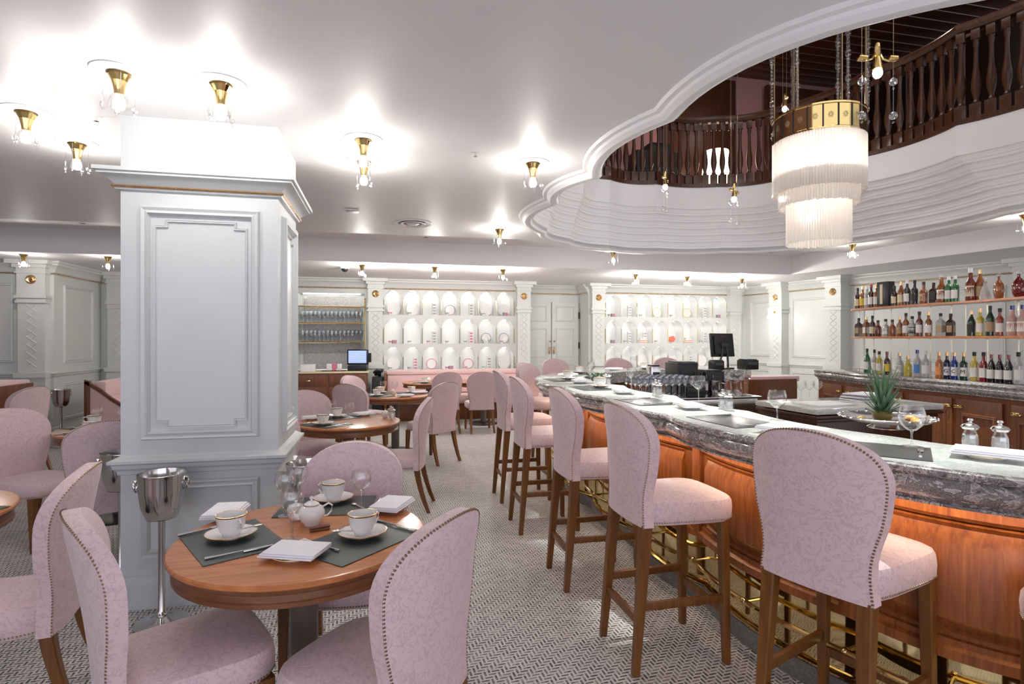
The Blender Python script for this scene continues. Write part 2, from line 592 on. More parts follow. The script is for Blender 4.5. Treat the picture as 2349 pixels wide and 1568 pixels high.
# recess strip, bulkheads and lower ceiling
bm = B()
plate_poly(bm, [(-8, 6.8), (1.65, 6.8), (2.05, 7.15), (2.70, 7.48), (3.6, 7.69), (4.4, 7.53), (5.1, 7.22), (5.6, 6.88), (6.4, 6.8), (6.4, -3), (8.9, -3), (8.9, 8.74), (-8, 8.74)], 2.97)
struct('ceiling_recess', bm, 'ceil', smooth=0)
BK = [(-8, 8.74), (7.12, 8.74), (7.75, 5.3), (8.6, 0.8), (8.9, -3)]
bm = B()
sweep(bm, BK, [(0, 2.99), (0, 2.64)], closed_prof=False)
struct('trim_4', bm, 'ceil', smooth=0)
bm = B()
plate_poly(bm, [(-8, 11.6), (8.0, 11.6), (13, 11.6), (13, -3), (8.9, -3), (8.6, 0.8), (7.75, 5.3), (7.12, 8.74), (-8, 8.74)], 2.64)
struct('ceiling_low', bm, 'ceil', smooth=0)

# ---- walls: polyline of the room's far side, from left wall to right wall
CORN = [(0.0, 2.44), (0.018, 2.455), (0.018, 2.47), (0.03, 2.48), (0.04, 2.52), (0.08, 2.57), (0.10, 2.58), (0.10, 2.60), (0.13, 2.62), (0.13, 2.66), (0, 2.66)]
def wall_run(name, pts, mat='wall', z1=2.66):
    bm = B()
    sweep(bm, pts, [(0, 0), (0, z1)], closed_prof=False)
    return struct(name, bm, mat, smooth=0)
tn = [4]
def trim(bm, mat='wall', smooth=0.5):
    tn[0] += 1
    return struct('trim_%d' % tn[0], bm, mat, smooth=smooth)
# the travel is right to left so that the left normal points into the room (-Y)
LWALL = [(0.0, 11.2), (-1.7, 11.2), (-4.75, 11.2), (-4.75, 9.75), (-8, 9.75)]
RWALL = [(9.9, 3.6), (9.55, 4.9), (9.07, 6.41), (8.37, 8.64), (7.95, 11.2)]
def cornice(pts, gold=True):
    bm = B()
    sweep(bm, pts, CORN)
    trim(bm)
    if gold:
        bm = B()
        sweep(bm, pts, [(0.016, 2.452), (0.026, 2.452), (0.03, 2.460), (0.026, 2.468), (0.016, 2.468)])
        trim(bm, 'gold')
def rail(pts, z=0.98):
    bm = B()
    sweep(bm, pts, [(0, z - 0.07), (0.02, z - 0.05), (0.025, z - 0.03), (0.045, z - 0.015), (0.045, z), (0, z + 0.01)])
    trim(bm)
def base_board(name, pts):
    bm = B()
    sweep(bm, pts, [(0, 0), (0.03, 0), (0.03, 0.14), (0.02, 0.17), (0, 0.18)])
    struct(name, bm, 'wall')
wall_run('wall_left', LWALL[1:])
wall_run('wall_right', RWALL)
cornice([(-0.02, 11.2), (-4.75, 11.2), (-4.75, 9.75), (-8, 9.75)])
rail(LWALL[1:], 0.99)
base_board('baseboard_left', LWALL[2:])
cornice(RWALL)
rail(RWALL, 0.98)
base_board('baseboard_right', RWALL)
bm = B()
sweep(bm, [(-8, 11.6), (-8, -1.5)], [(0, 0), (0, 3)], closed_prof=False)
struct('wall_side', bm, 'wall', smooth=0)

def panel_frame(bm, a, b, z0, z1, w=0.045, out=0.022, notch=0.0):
    """picture-frame moulding between points a and b of a wall (outward is left of a->b)"""
    a, b = Vector(a), Vector(b)
    d = (b - a).normalized()
    nrm = Vector((-d.y, d.x))
    L = (b - a).length
    if notch:
        loop = [(notch, z0), (L - notch, z0), (L - notch, z0 + notch * .55), (L, z0 + notch * .55), (L, z1 - notch * .55), (L - notch, z1 - notch * .55), (L - notch, z1), (notch, z1), (notch, z1 - notch * .55), (0, z1 - notch * .55), (0, z0 + notch * .55), (notch, z0 + notch * .55)]
    else:
        loop = [(0, z0), (L, z0), (L, z1), (0, z1)]
    ms = offs(loop, True)
    prof = [(0, 0), (w * .2, out), (w * .5, out * .7), (w * .8, out), (w, 0)]
    rings = []
    for (x, z), m in zip(loop, ms):
        r = []
        for o_, h in prof:
            q = a + d * (x + m.x * o_)
            r.append(bm.verts.new((q.x + nrm.x * h, q.y + nrm.y * h, z + m.y * o_)))
        rings.append(r)
    for i in range(len(rings)):
        p, q = rings[i], rings[(i + 1) % len(rings)]
        for j in range(len(prof) - 1):
            bm.faces.new((p[j], p[j + 1], q[j + 1], q[j]))

# wall panelling
bm = B()
for a, b, z0, z1 in [((-5.25, 9.75), (-7.6, 9.75), 1.15, 2.32), ((-4.75, 10.9), (-4.75, 10.0), 1.12, 2.32), ((-4.75, 10.9), (-4.75, 10.0), 0.25, 0.82),
                     ((-2.1, 11.2), (-4.0, 11.2), 1.15, 2.32), ((-5.25, 9.75), (-7.6, 9.75), 0.25, 0.82)]:
    panel_frame(bm, a, b, z0, z1)
trim(bm)
def seg_pt(k, t):
    a, b = Vector(RWALL[k]), Vector(RWALL[k + 1])
    return a + (b - a) * t
bm = B()
for k, t0, t1 in [(3, 0.70, 0.94), (3, 0.20, 0.52), (2, 0.06, 0.94), (1, 0.10, 0.85), (0, 0.1, 0.9)]:
    panel_frame(bm, seg_pt(k, t0), seg_pt(k, t1), 1.12, 2.30)
    panel_frame(bm, seg_pt(k, t0), seg_pt(k, t1), 0.25, 0.84)
trim(bm)

def pilaster(x, y, rz, w=0.26, d=0.12, diamonds=True):
    """local +Y is out of the wall"""
    bm = B()
    def bx(z0, z1, ww, dd):
        cx, cy = x - math.sin(rz) * dd / 2, y + math.cos(rz) * dd / 2
        box(bm, (cx, cy, (z0 + z1) / 2), (ww, dd, z1 - z0), rz)
    bx(0, 0.16, w + .08, d + .04)
    bx(0.16, 0.93, w + .03, d + .015)
    bx(0.93, 1.0, w + .07, d + .045)
    bx(1.0, 2.04, w, d)
    for z0, z1, e in [(2.02, 2.05, .05), (2.05, 2.09, .02), (2.09, 2.13, .07), (2.13, 2.16, .03)]:
        bx(z0, z1, w + e, d + e / 2)
    bx(2.16, 2.45, w + .02, d + .01)
    bx(2.45, 2.47, w + .06, d + .03); bx(2.47, 2.53, w + .03, d + .02)
    bx(2.53, 2.58, w + .09, d + .06); bx(2.58, 2.65, w + .2, d + .13)
    if diamonds:
        c, s = math.cos(rz), math.sin(rz)
        for i in range(8):
            z = 1.08 + i * 0.115
            for sg in (-1, 1):
                pts = []
                for lx, lz in ((-0.07 * sg, z), (0.07 * sg, z + 0.115)):
                    pts.append((x + lx * c - s * (d + 0.001), y + lx * s + c * (d + 0.001), lz))
                tube(bm, pts, 0.007, 4)
    return trim(bm)

def rosette(x, y, z, rz, label):
    bm = B()
    lathe(bm, [(0, .03), (.03, .028), (.05, .018), (.062, .01), (.068, 0)], seg=20)
    for k in range(9):
        a = PI * (0.1 + 0.8 * k / 8)
        tube(bm, [(0, -0.035, .02), (0.04 * math.cos(a), -0.035 + 0.06 * math.sin(a), .035), (0.058 * math.cos(a), -0.035 + 0.085 * math.sin(a), .012)], .008, 5)
    ball(bm, (0, -.045, .02), .016)
    for v in bm.verts:
        v.co = Vector((v.co.x, v.co.z, v.co.y))
    o = obj('gilt_rosette', bm, 'gold')
    o.location = (x, y, z)
    o.rotation_euler = (0, 0, rz)
    tag(o, label, 'ornament', 'gilt shell rosettes on the pilaster heads')
    return o

R180 = PI
for x, lab in [(-0.11, 'gilt shell rosette on the pilaster between the glass shelves and the first niches'),
               (2.80, 'gilt shell rosette on the pilaster left of the grey double door'),
               (4.40, 'gilt shell rosette on the pilaster right of the grey double door')]:
    pilaster(x, 11.2, R180)
    rosette(x, 11.2 - 0.135, 2.35, R180, lab)
pilaster(-4.98, 9.75, R180, 0.34)
rosette(-4.98, 9.75 - 0.135, 2.36, R180, 'gilt shell rosette on the left pilaster behind the near pillar')
pilaster(-4.45, 11.2, R180, 0.3)
rz_r = lambda k: math.atan2(RWALL[k + 1][1] - RWALL[k][1], RWALL[k + 1][0] - RWALL[k][0])
p = seg_pt(3, 0.61)
pilaster(p.x, p.y, rz_r(3), 0.30, 0.20)
rosette(p.x - 0.215 * math.sin(rz_r(3)), p.y + 0.215 * math.cos(rz_r(3)), 2.34, rz_r(3), 'gilt shell rosette above the lit wall sconce')
p = seg_pt(3, 0.09)
pilaster(p.x, p.y, rz_r(3), 0.30, 0.24)
rosette(p.x - 0.255 * math.sin(rz_r(3)), p.y + 0.255 * math.cos(rz_r(3)), 2.36, rz_r(3), 'gilt shell rosette just left of the bottle shelves')
p = seg_pt(1, 0.90)
pilaster(p.x, p.y, rz_r(1), 0.28, 0.22)
p = seg_pt(0, 0.90)
pilaster(p.x, p.y, rz_r(0), 0.28, 0.22)
pilaster(7.62, 11.2, R180, 0.26)

# ---- niche walls
def niche_wall(x0, x1, cols, zs=((1.958, 2.435), (1.40, 1.885), (0.885, 1.325)), name='wall_niche'):
    Y = 11.2
    p = (x1 - x0) / cols
    r = p * 0.455
    depth = 0.30
    bm = B()
    bands = [2.66, 2.46, 1.905, 1.345, 0.86]
    for (z0, z1), zt, zb in zip(zs, bands[1:4], (1.905, 1.345, 0.86)):
        for c in range(cols):
            cx = x0 + p * (c + 0.5)
            arch = [(cx - r, z0), (cx + r, z0)] + [(cx + r * math.cos(a), z1 - r + r * math.sin(a)) for a in [PI * k / 12 for k in range(13)]]
            rect = [(cx - p / 2, zb), (cx + p / 2, zb)]
            for k in range(13):
                a = PI * k / 12
                ca, sa = math.cos(a), math.sin(a)
                tx = (p / 2) / abs(ca) if abs(ca) > 1e-6 else 9
                tz = (zt - (z1 - r)) / sa if sa > 1e-6 else 9
                t = min(tx, tz)
                rect.append((cx + ca * t, z1 - r + sa * t))
            fv = [bm.verts.new((x, Y, z)) for x, z in arch]
            ov = [bm.verts.new((x, Y, z)) for x, z in rect]
            bv = [bm.verts.new((x, Y + depth, z)) for x, z in arch]
            m_ = len(arch)
            for i in range(m_):
                j = (i + 1) % m_
                bm.faces.new((fv[i], fv[j], ov[j], ov[i]))
                f = bm.faces.new((fv[i], fv[j], bv[j], bv[i])); f.material_index = 1
            f = bm.faces.new(bv); f.material_index = 1
            # corners of the cell that the radial fan leaves open
            for sx in (-1, 1):
                k = [q for q in range(13)]
                cr = bm.verts.new((cx + sx * p / 2, Y, zt))
                ang = math.atan2(zt - (z1 - r), p / 2)
                if sx > 0:
                    ks = max(q for q in range(13) if PI * q / 12 <= ang)
                    bm.faces.new((ov[2 + ks], cr, ov[2 + ks + 1]))
                else:
                    ks = max(q for q in range(13) if PI * q / 12 < PI - ang)
                    bm.faces.new((ov[2 + ks], cr, ov[2 + ks + 1]))
    # solid bands above and below, and margins
    for (a0, a1, z0, z1) in [(x0, x1, 2.46, 2.66), (x0, x1, 0, 0.86)]:
        vs = [bm.verts.new(v) for v in ((a0, Y, z0), (a1, Y, z0), (a1, Y, z1), (a0, Y, z1))]
        bm.faces.new(vs)
    struct(name, bm, ['wall', 'niche'], smooth=0)
    cells = []
    led = B()
    for (z0, z1) in zs:
        for c in range(cols):
            cx = x0 + p * (c + 0.5)
            cells.append((cx, z0, z1))
            box(led, (cx, Y + 0.16, z1 - 0.010), (0.10, 0.016, 0.006))
    tn[0] += 1
    struct('trim_%d' % tn[0], led, 'ledstrip', smooth=0)
    br = B()
    for (z0, z1) in zs:
        for c in range(cols + 1):
            cx = x0 + p * c
            tube(br, [(cx, Y - 0.012, z0), (cx, Y - 0.012, z1 - r * 1.1)], 0.006, 6)
    tn[0] += 1
    struct('trim_%d' % tn[0], br, 'brass')
    return cells, p

cellsA, pA = niche_wall(0.04, 2.62, 7, name='wall_niche_left')
cellsB, pB = niche_wall(4.60, 7.48, 8, name='wall_niche_right')
bm = B()
for x0, x1 in [(-1.7, -1.52), (-0.32, 0.04), (2.62, 2.93), (4.22, 4.60), (7.48, 7.98)]:
    bm.faces.new([bm.verts.new(v) for v in ((x0, 11.2, 0), (x1, 11.2, 0), (x1, 11.2, 2.66), (x0, 11.2, 2.66))])
struct('wall_back', bm, 'wall', smooth=0)
for a, b in [((7.95, 11.2), (4.25, 11.2)), ((2.95, 11.2), (-0.02, 11.2))]:
    cornice([a, b])
# recessed double door
bm = B()
sweep(bm, [(4.22, 11.2), (4.22, 11.75), (2.93, 11.75), (2.93, 11.2)], [(0, 0), (0, 2.66)], closed_prof=False)
struct('wall_door_recess', bm, 'wall', smooth=0)
cornice([(4.22, 11.2), (4.22, 11.75), (2.93, 11.75), (2.93, 11.2)])
for k, (a, b) in enumerate([((4.18, 11.72), (3.58, 11.72)), ((3.56, 11.72), (2.96, 11.72))]):
    bm = B()
    box(bm, ((a[0] + b[0]) / 2, 11.73, 1.14), (0.60, 0.05, 2.28), bev=0.003)
    for z0, z1 in ((0.2, 0.95), (1.1, 1.72), (1.86, 2.2)):
        panel_frame(bm, (a[0] - .09, 11.705), (b[0] + .09, 11.705), z0, z1, 0.035, 0.014)
    d = struct('door_%d' % (k + 1), bm, 'wall')
    sx = -1 if k == 0 else 1
    hb = B()
    hx = 3.62 if k == 0 else 3.52
    box(hb, (hx, 11.69, 1.25), (0.035, 0.012, 0.16), bev=.003)
    lathe(hb, [(0, .0), (.016, .004), (.022, .02), (.014, .036), (0, .04)], (hx, 11.66, 1.42), 12)
    tube(hb, [(hx, 11.68, 1.18), (hx, 11.655, 1.2), (hx, 11.655, 1.3), (hx, 11.68, 1.32)], .007)
    obj('door_handle', hb, 'gold', d)
    if k == 0:
        hg = B()
        for z in (0.35, 1.35, 2.0):
            box(hg, (4.19, 11.70, z), (0.025, 0.03, 0.14))
        obj('hinge', hg, 'dark', d)

# ---- glass shelf bay in the back wall
bm = B()
sweep(bm, [(-0.32, 11.2), (-0.32, 11.55), (-1.52, 11.55), (-1.52, 11.2)], [(0, 0.9), (0, 2.36)], closed_prof=False)
sweep(bm, [(-0.32, 11.2), (-1.52, 11.2)], [(0, 2.36), (0, 2.66)], closed_prof=False)
sweep(bm, [(-0.32, 11.2), (-1.52, 11.2)], [(0, 0.0), (0, 0.9)], closed_prof=False)
plate_poly(bm, [(-0.32, 11.2), (-0.32, 11.55), (-1.52, 11.55), (-1.52, 11.2)], 2.36)
struct('wall_shelf_bay', bm, 'wall', smooth=0)
# ornate mirror panel with stepped corners
mir = [(-1.45, 0.92), (-0.40, 0.92), (-0.40, 2.27), (-0.46, 2.27), (-0.46, 2.32), (-1.39, 2.32), (-1.39, 2.27), (-1.45, 2.27)]
bm = B()
bm.faces.new([bm.verts.new((x, 11.53, z)) for x, z in mir])
o = obj('wall_mirror', bm, 'mirror', smooth=0)
tag(o, 'smoked mirror with stepped corners behind the brass glass shelves', 'mirror')
bm = B()
box(bm, (-0.92, 11.36, 2.352), (1.05, 0.03, 0.012))
tn[0] += 1
struct('trim_%d' % tn[0], bm, 'ledsoft', smooth=0)

# ---- the near pillar
PX0, PX1, PY0, PY1 = -1.41, -0.59, 3.55, 4.25
sq = [(PX0, PY0), (PX1, PY0), (PX1, PY1), (PX0, PY1)]
sq_cw = sq[::-1]          # clockwise: left normal points outward
bm = B()
plate = sq_cw
sweep(bm, plate, [(0, 0), (0.035, 0), (0.035, 0.13), (0.028, 0.16), (0.018, 0.175), (0.018, 0.19), (0.004, 0.22), (0, 0.23),
                  (0, 0.74), (0.012, 0.745), (0.015, 0.765), (0.03, 0.78), (0.034, 0.80), (0.05, 0.81), (0.05, 0.825), (0.02, 0.835), (0, 0.85),
                  (0, 2.32), (0.02, 2.325), (0.025, 2.335)], closed=True, closed_prof=False)
sweep(bm, plate, [(0.0, 2.345), (0.02, 2.35), (0.035, 2.365), (0.06, 2.385), (0.085, 2.395), (0.085, 2.405), (0.10, 2.41), (0.10, 2.43), (0.0, 2.436), (0, 2.745)], closed=True, closed_prof=False)
for z0, z1, nt_ in ((0.93, 2.24, 0.0), (0.995, 2.17, 0.06)):
    e = 0.10 if not nt_ else 0.165
    w = 0.05 if not nt_ else 0.016
    o_ = 0.03 if not nt_ else 0.012
    panel_frame(bm, (PX1 - e, PY0), (PX0 + e, PY0), z0, z1, w, o_, nt_)
    panel_frame(bm, (PX1, PY1 - e), (PX1, PY0 + e), z0, z1, w, o_, nt_)
panel_frame(bm, (PX1 - .1, PY0), (PX0 + .1, PY0), 0.27, 0.70, 0.05, 0.03)
panel_frame(bm, (PX1, PY1 - .1), (PX1, PY0 + .1), 0.27, 0.70, 0.05, 0.03)
struct('wall_pillar', bm, 'pillar')
bm = B()
sweep(bm, plate, [(0.018, 2.333), (0.032, 2.334), (0.036, 2.340), (0.032, 2.347), (0.018, 2.348)], closed=True)
trim(bm, 'gold')

# ---- upstairs
bm = B()
W = [(9.0, 2.0), (9.0, 9.3), (-0.2, 9.3), (-0.2, 1.5)]
sweep(bm, W, [(0, 3.56), (0, 6.4)], closed_prof=False)
struct('wall_upper', bm, 'pinkwall', smooth=0)
bm = B()
for i in range(46):
    y = -0.5 + i * 0.22
    box(bm, (4.4, y + 0.1, 6.36), (9.6, 0.2, 0.03), bev=0.008)
struct('ceiling_upper', bm, 'darkwood', smooth=0.3)
bm = B()
for i in range(7):
    box(bm, (8.94, 2.6 + i * 1.0, 4.9), (0.08, 0.9, 2.6), bev=0.01)
struct('wall_upper_panelling', bm, 'ebony', smooth=0.3)
bm = B()
box(bm, (5.6, 9.2, 4.9), (1.4, 0.08, 2.6), bev=0.01)
box(bm, (7.9, 9.2, 4.9), (1.9, 0.08, 2.6), bev=0.01)
trim(bm, 'darkwood')

# balustrade
RA = thing('balustrade', 'dark turned-wood balustrade round the scalloped balcony above the bar', 'railing', (0, 0, 0))
i0, i1 = up_marks[4], up_marks[13]
rp = up_path[i0:i1 + 1]
bm = B()
sweep(bm, rp, [(-.01, 3.555), (0.11, 3.555), (0.11, 3.60), (-.01, 3.60)])
obj('bottom_rail', bm, 'darkwood', RA)
bm = B()
sweep(bm, rp, [(0.01, 4.44), (0.09, 4.44), (0.115, 4.47), (0.115, 4.50), (0.09, 4.525), (0.01, 4.525), (-.015, 4.50), (-.015, 4.47)])
obj('handrail', bm, 'darkwood', RA)
bp = [(.022, .13), (.030, .145), (.024, .16), (.020, .18), (.034, .24), (.041, .30), (.037, .36), (.024, .46), (.019, .56), (.018, .66), (.026, .70), (.022, .72), (.028, .74)]
bbm = B()
box(bbm, (0, 0, .065), (.09, .075, .13), bev=.003)
lathe(bbm, bp, (0, 0, 0), 10)
box(bbm, (0, 0, .79), (.07, .06, .10), bev=.003)
b0 = obj('baluster', bbm, 'darkwood', RA)
# walk along the path
ms = offs(rp)
mid = [(p[0] + m.x * .05, p[1] + m.y * .05) for p, m in zip(rp, ms)]
acc, nxt, first = 0.0, 0.04, True
for a, b in zip(mid, mid[1:]):
    L = math.dist(a, b)
    while acc + L > nxt:
        t = (nxt - acc) / L
        x, y = a[0] + (b[0] - a[0]) * t, a[1] + (b[1] - a[1]) * t
        o = b0 if first else b0.copy()
        if not first:
            COL.objects.link(o); o.parent = RA
        o.location = (x, y, 3.60)
        o.rotation_euler = (0, 0, math.atan2(b[1] - a[1], b[0] - a[0]))
        first = False
        nxt += 0.116
    acc += L
# lit shaded lamp on the landing
t = thing('table_lamp', 'lit lamp with a pale shade glowing behind the balusters upstairs', 'lamp', (5.35, 8.3, 3.56))
bm = B(); lathe(bm, [(0, 0), (.16, 0), (.15, .03), (.03, .06), (.025, .5), (0, .5)], seg=16); obj('base', bm, 'brass', t)
bm = B(); lathe(bm, [(.24, .5), (.19, 1.0)], seg=24); obj('lamp_shade', bm, 'lamp_glass', t)
t = thing('upright_cabinet', 'dark cabinet with black box on top standing upstairs behind balusters', 'cabinet', (4.25, 8.4, 3.56))
bm = B(); box(bm, (0, 0, .45), (.7, .4, .9), bev=.01); obj('body', bm, 'dark', t)
bm = B(); box(bm, (.1, 0, .98), (.4, .3, .15), bev=.02); obj('top_box', bm, 'black', t)

# ================================================================== THE BAR
OC = [(4.4, 1.15), (3.6, .95), (2.76, .95), (1.98, 1.20), (1.62, 1.85), (1.52, 2.87), (1.54, 3.80), (1.55, 4.72), (1.56, 5.60), (1.88, 6.42), (2.55, 7.05), (3.45, 7.42), (4.40, 7.42), (5.10, 7.05)]
bar, bmk = lobes(OC, bulges=[.07, .07, .07, .07, .08, .08, .075, .075, .075, .07, .07, .07, .07], n=14)
CT = [(-.54, 1.08), (-.02, 1.08), (-.004, 1.072), (0, 1.062), (-.006, 1.052), (-.018, 1.046), (-.010, 1.036), (-.004, 1.018), (-.010, .998), (-.030, .978), (-.055, .968), (-.058, .962), (-.048, .958), (-.052, .948), (-.075, .945), (-.54, .945)]
BAR = thing('island_bar', 'scalloped island bar with grey marble edge and orange wood panelled front', 'bar counter', (0, 0, 0))
ctm = []
bm = B()
sweep(bm, bar, CT)
for f in bm.faces:
    f.normal_update()
    if f.calc_center_median().z > 1.0795:
        f.material_index = 1  # upper face takes the marble with reflections painted in
obj('countertop', bm, ['marble', 'marble_sheen'], BAR)
bm = B()
sweep(bm, bar, [(-.235, .395), (-.235, .945), (-.50, .945), (-.50, 0.02), (-.30, .02), (-.30, .395)])
sweep(bm, bar, [(-.20, .885), (-.205, .945), (-.24, .945), (-.24, .87), (-.215, .87)])
sweep(bm, bar, [(-.205, .385), (-.205, .42), (-.222, .43), (-.222, .45), (-.24, .455), (-.24, .385)])
obj('front', bm, 'cherry', BAR)
# fielded panels, one per lobe
for a, b in zip(bmk, bmk[1:]):
    sub = bar[a + 1:b]
    bm = B()
    sweep(bm, sub, [(-.236, .470), (-.218, .476), (-.232, .486), (-.205, .525), (-.205, .79), (-.228, .84), (-.222, .848), (-.212, .858), (-.236, .866)])
    obj('panel', bm, 'cherry', BAR)
for i in bmk[1:-1]:
    x, y = at(bar, i, -.225)
    nx, ny = offs(bar)[i]
    bm = B()
    box(bm, (x, y, .67), (.07, .05, .54), math.atan2(ny, nx) + PI / 2, bev=.004)
    obj('stile', bm, 'cherry', BAR)
bm = B()
sweep(bm, bar, [(-.275, .10), (-.275, .395), (-.285, .395), (-.285, .10)])
obj('kick_plate', bm, 'skirt', BAR)
bm = B()
sweep(bm, bar, [(-.25, 0), (-.245, .085), (-.25, .095), (-.31, .10), (-.31, 0)])
obj('plinth', bm, 'plinth', BAR)
bm = B()
sweep(bm, bar, [(-.252, .099), (-.250, .108), (-.262, .114), (-.272, .112), (-.276, .099)])
obj('brass_strip', bm, 'brass', BAR)
bm = B()
sweep(bm, bar, [(-.12, .940), (-.12, .946), (-.14, .946), (-.14, .940)])
obj('light_strip', bm, 'counter_led', BAR)
FR = thing('foot_rail', 'polished brass foot rail curving round the foot of the bar', 'foot rail', (0, 0, 0))
ms = offs(bar)
rail_pts = [(p[0] - m.x * .185, p[1] - m.y * .185, .255) for p, m in zip(bar, ms)]
bm = B()
tube(bm, rail_pts, .014, 10)
obj('rail', bm, 'brass', FR)
for i in range(7, len(bar) - 1, 14):
    for ii in (i, i + 7):
        if ii >= len(bar) - 1: continue
        x, y, z = rail_pts[ii]
        nx, ny = ms[ii]
        bm = B()
        tube(bm, [(x, y, z), (x - nx * .095, y - ny * .095, z)], .008, 8)
        ball(bm, (x, y, z), .019, 2)
        obj('bracket', bm, 'brass', FR)

# working station inside the island
t = thing('glass_washer_station', 'steel glassware station in the middle of the bar island', 'bar station', (3.2, 5.85, 0))
bm = B(); box(bm, (0, 0, .43), (1.5, 1.0, .86), bev=.01); obj('cabinet_body', bm, 'steel', t)
bm = B(); box(bm, (0, 0, .872), (1.56, 1.06, .02), bev=.005); obj('worktop', bm, 'steel', t)
t = thing('service_counter', 'low marble-topped service counter carrying menus and wine glasses', 'counter', (4.2, 4.42, 0), 0.06)
bm = B(); box(bm, (0, 0, .40), (1.3, .62, .80), bev=.01); obj('base_cabinet', bm, 'darkwood', t)
bm = B(); box(bm, (0, 0, .84), (1.42, .74, .03), bev=.012); box(bm, (0, 0, .805), (1.36, .68, .03), bev=.01); obj('edge_moulding', bm, 'darkwood', t)
bm = B(); box(bm, (0, 0, .888), (1.42, .74, .05), bev=.012); obj('marble_top', bm, 'marble_sheen', t)

# ---- back bar against the right side
PBK = [(5.4, 2.8), (5.6, 3.6), (5.74, 4.6), (5.76, 5.7), (5.99, 6.89)]
BB = thing('back_bar', 'walnut back bar cabinet with brass latches under a grey marble counter', 'cabinet', (0, 0, 0))
bm = B()
sweep(bm, PBK, [(o_, z - .02) for o_, z in CT[1:-1]] + [(-.62, .925), (-.62, 1.06)])
obj('countertop', bm, 'marble', BB)
bm = B()
sweep(bm, PBK, [(-.10, .0), (-.07, .10), (-.07, .925), (-.60, .925), (-.60, 0)])
obj('carcass', bm, 'cabinet', BB)
def on_back(y, off, path=None):
    P_ = path or PBK
    for a, b in zip(P_, P_[1:]):
        if a[1] <= y <= b[1]:
            t_ = (y - a[1]) / (b[1] - a[1])
            return a[0] + (b[0] - a[0]) * t_ + off, math.atan2(b[1] - a[1], b[0] - a[0])
for (ya, yb, hy) in [(3.0, 3.55, 3.5), (3.66, 4.12, 4.06), (4.18, 4.70, 4.66), (4.72, 5.24, 4.78), (5.30, 5.72, 5.36), (5.78, 6.25, 6.2), (6.32, 6.78, 6.4)]:
    ym = (ya + yb) / 2
    x, an = on_back(ym, .062)
    bm = B()
    box(bm, (x, ym, .50), (yb - ya - .02, .022, .76), an, bev=.003)
    xa, _ = on_back(ya + .07, .05); xb, _ = on_back(yb - .07, .05)
    panel_frame(bm, (xa - .002, ya + .07), (xb - .002, yb - .07), .2, .74, .03, .012)
    d = obj('door', bm, 'cabinet', BB)
    hx, an = on_back(hy, .045)
    hb = B()
    box(hb, (hx, hy, .80), (.085, .014, .028), an, bev=.004)
    ball(hb, (hx - .012, hy, .80), .014, 1)
    tube(hb, [(hx - .014, hy - .03, .80), (hx - .02, hy - .05, .788), (hx - .014, hy - .055, .80)], .006, 6)
    obj('latch', hb, 'brass', d)
# shelves over the back bar
SH = thing('bottle_shelves', 'two bowed wooden bottle shelves on slim brass rods above back bar', 'shelf unit', (0, 0, 0))
SHP = [(5.48, 3.0), (5.66, 3.6), (5.83, 4.6), (5.86, 5.5), (5.95, 6.16), (6.05, 6.3)]
SHB = [(5.86, 3.0)]
for z in (1.525, 1.886):
    bm = B()
    sweep(bm, SHP, [(.0, z - .022), (-.0, z), (-.30, z), (-.30, z - .018), (-.02, z - .026)])
    obj('shelf', bm, 'table', SH)
for (x, y) in [(6.16, 6.28), (6.06, 5.95), (6.02, 5.66), (6.01, 5.41), (6.0, 5.14), (6.0, 4.9), (5.99, 4.74), (5.99, 4.52), (5.93, 4.19), (5.85, 3.7)]:
    for dx in (0,):
        bm = B()
        tube(bm, [(x + dx, y, 1.06), (x + dx, y, 1.886)], .0065, 8)
        ball(bm, (x + dx, y, 1.075), .016); ball(bm, (x + dx, y, 1.50), .014); ball(bm, (x + dx, y, 1.86), .014)
        obj('rod', bm, 'palebrass', SH)

# half wall and banquette at the right
t = thing('banquette', 'pink topped banquette end with walnut panel left of the back bar', 'banquette', (5.85, 7.75, 0), 0.04)
bm = B(); box(bm, (0, 0, .43), (1.15, .06, .86), bev=.006); obj('back_panel', bm, 'cabinet', t)
bm = B(); box(bm, (.05, .14, .86), (1.2, .30, .10), bev=.035); obj('top_roll', bm, 'fabricplain', t)
bm = B(); box(bm, (.05, .42, .23), (1.2, .6, .46), bev=.05); obj('seat', bm, 'fabricplain', t)

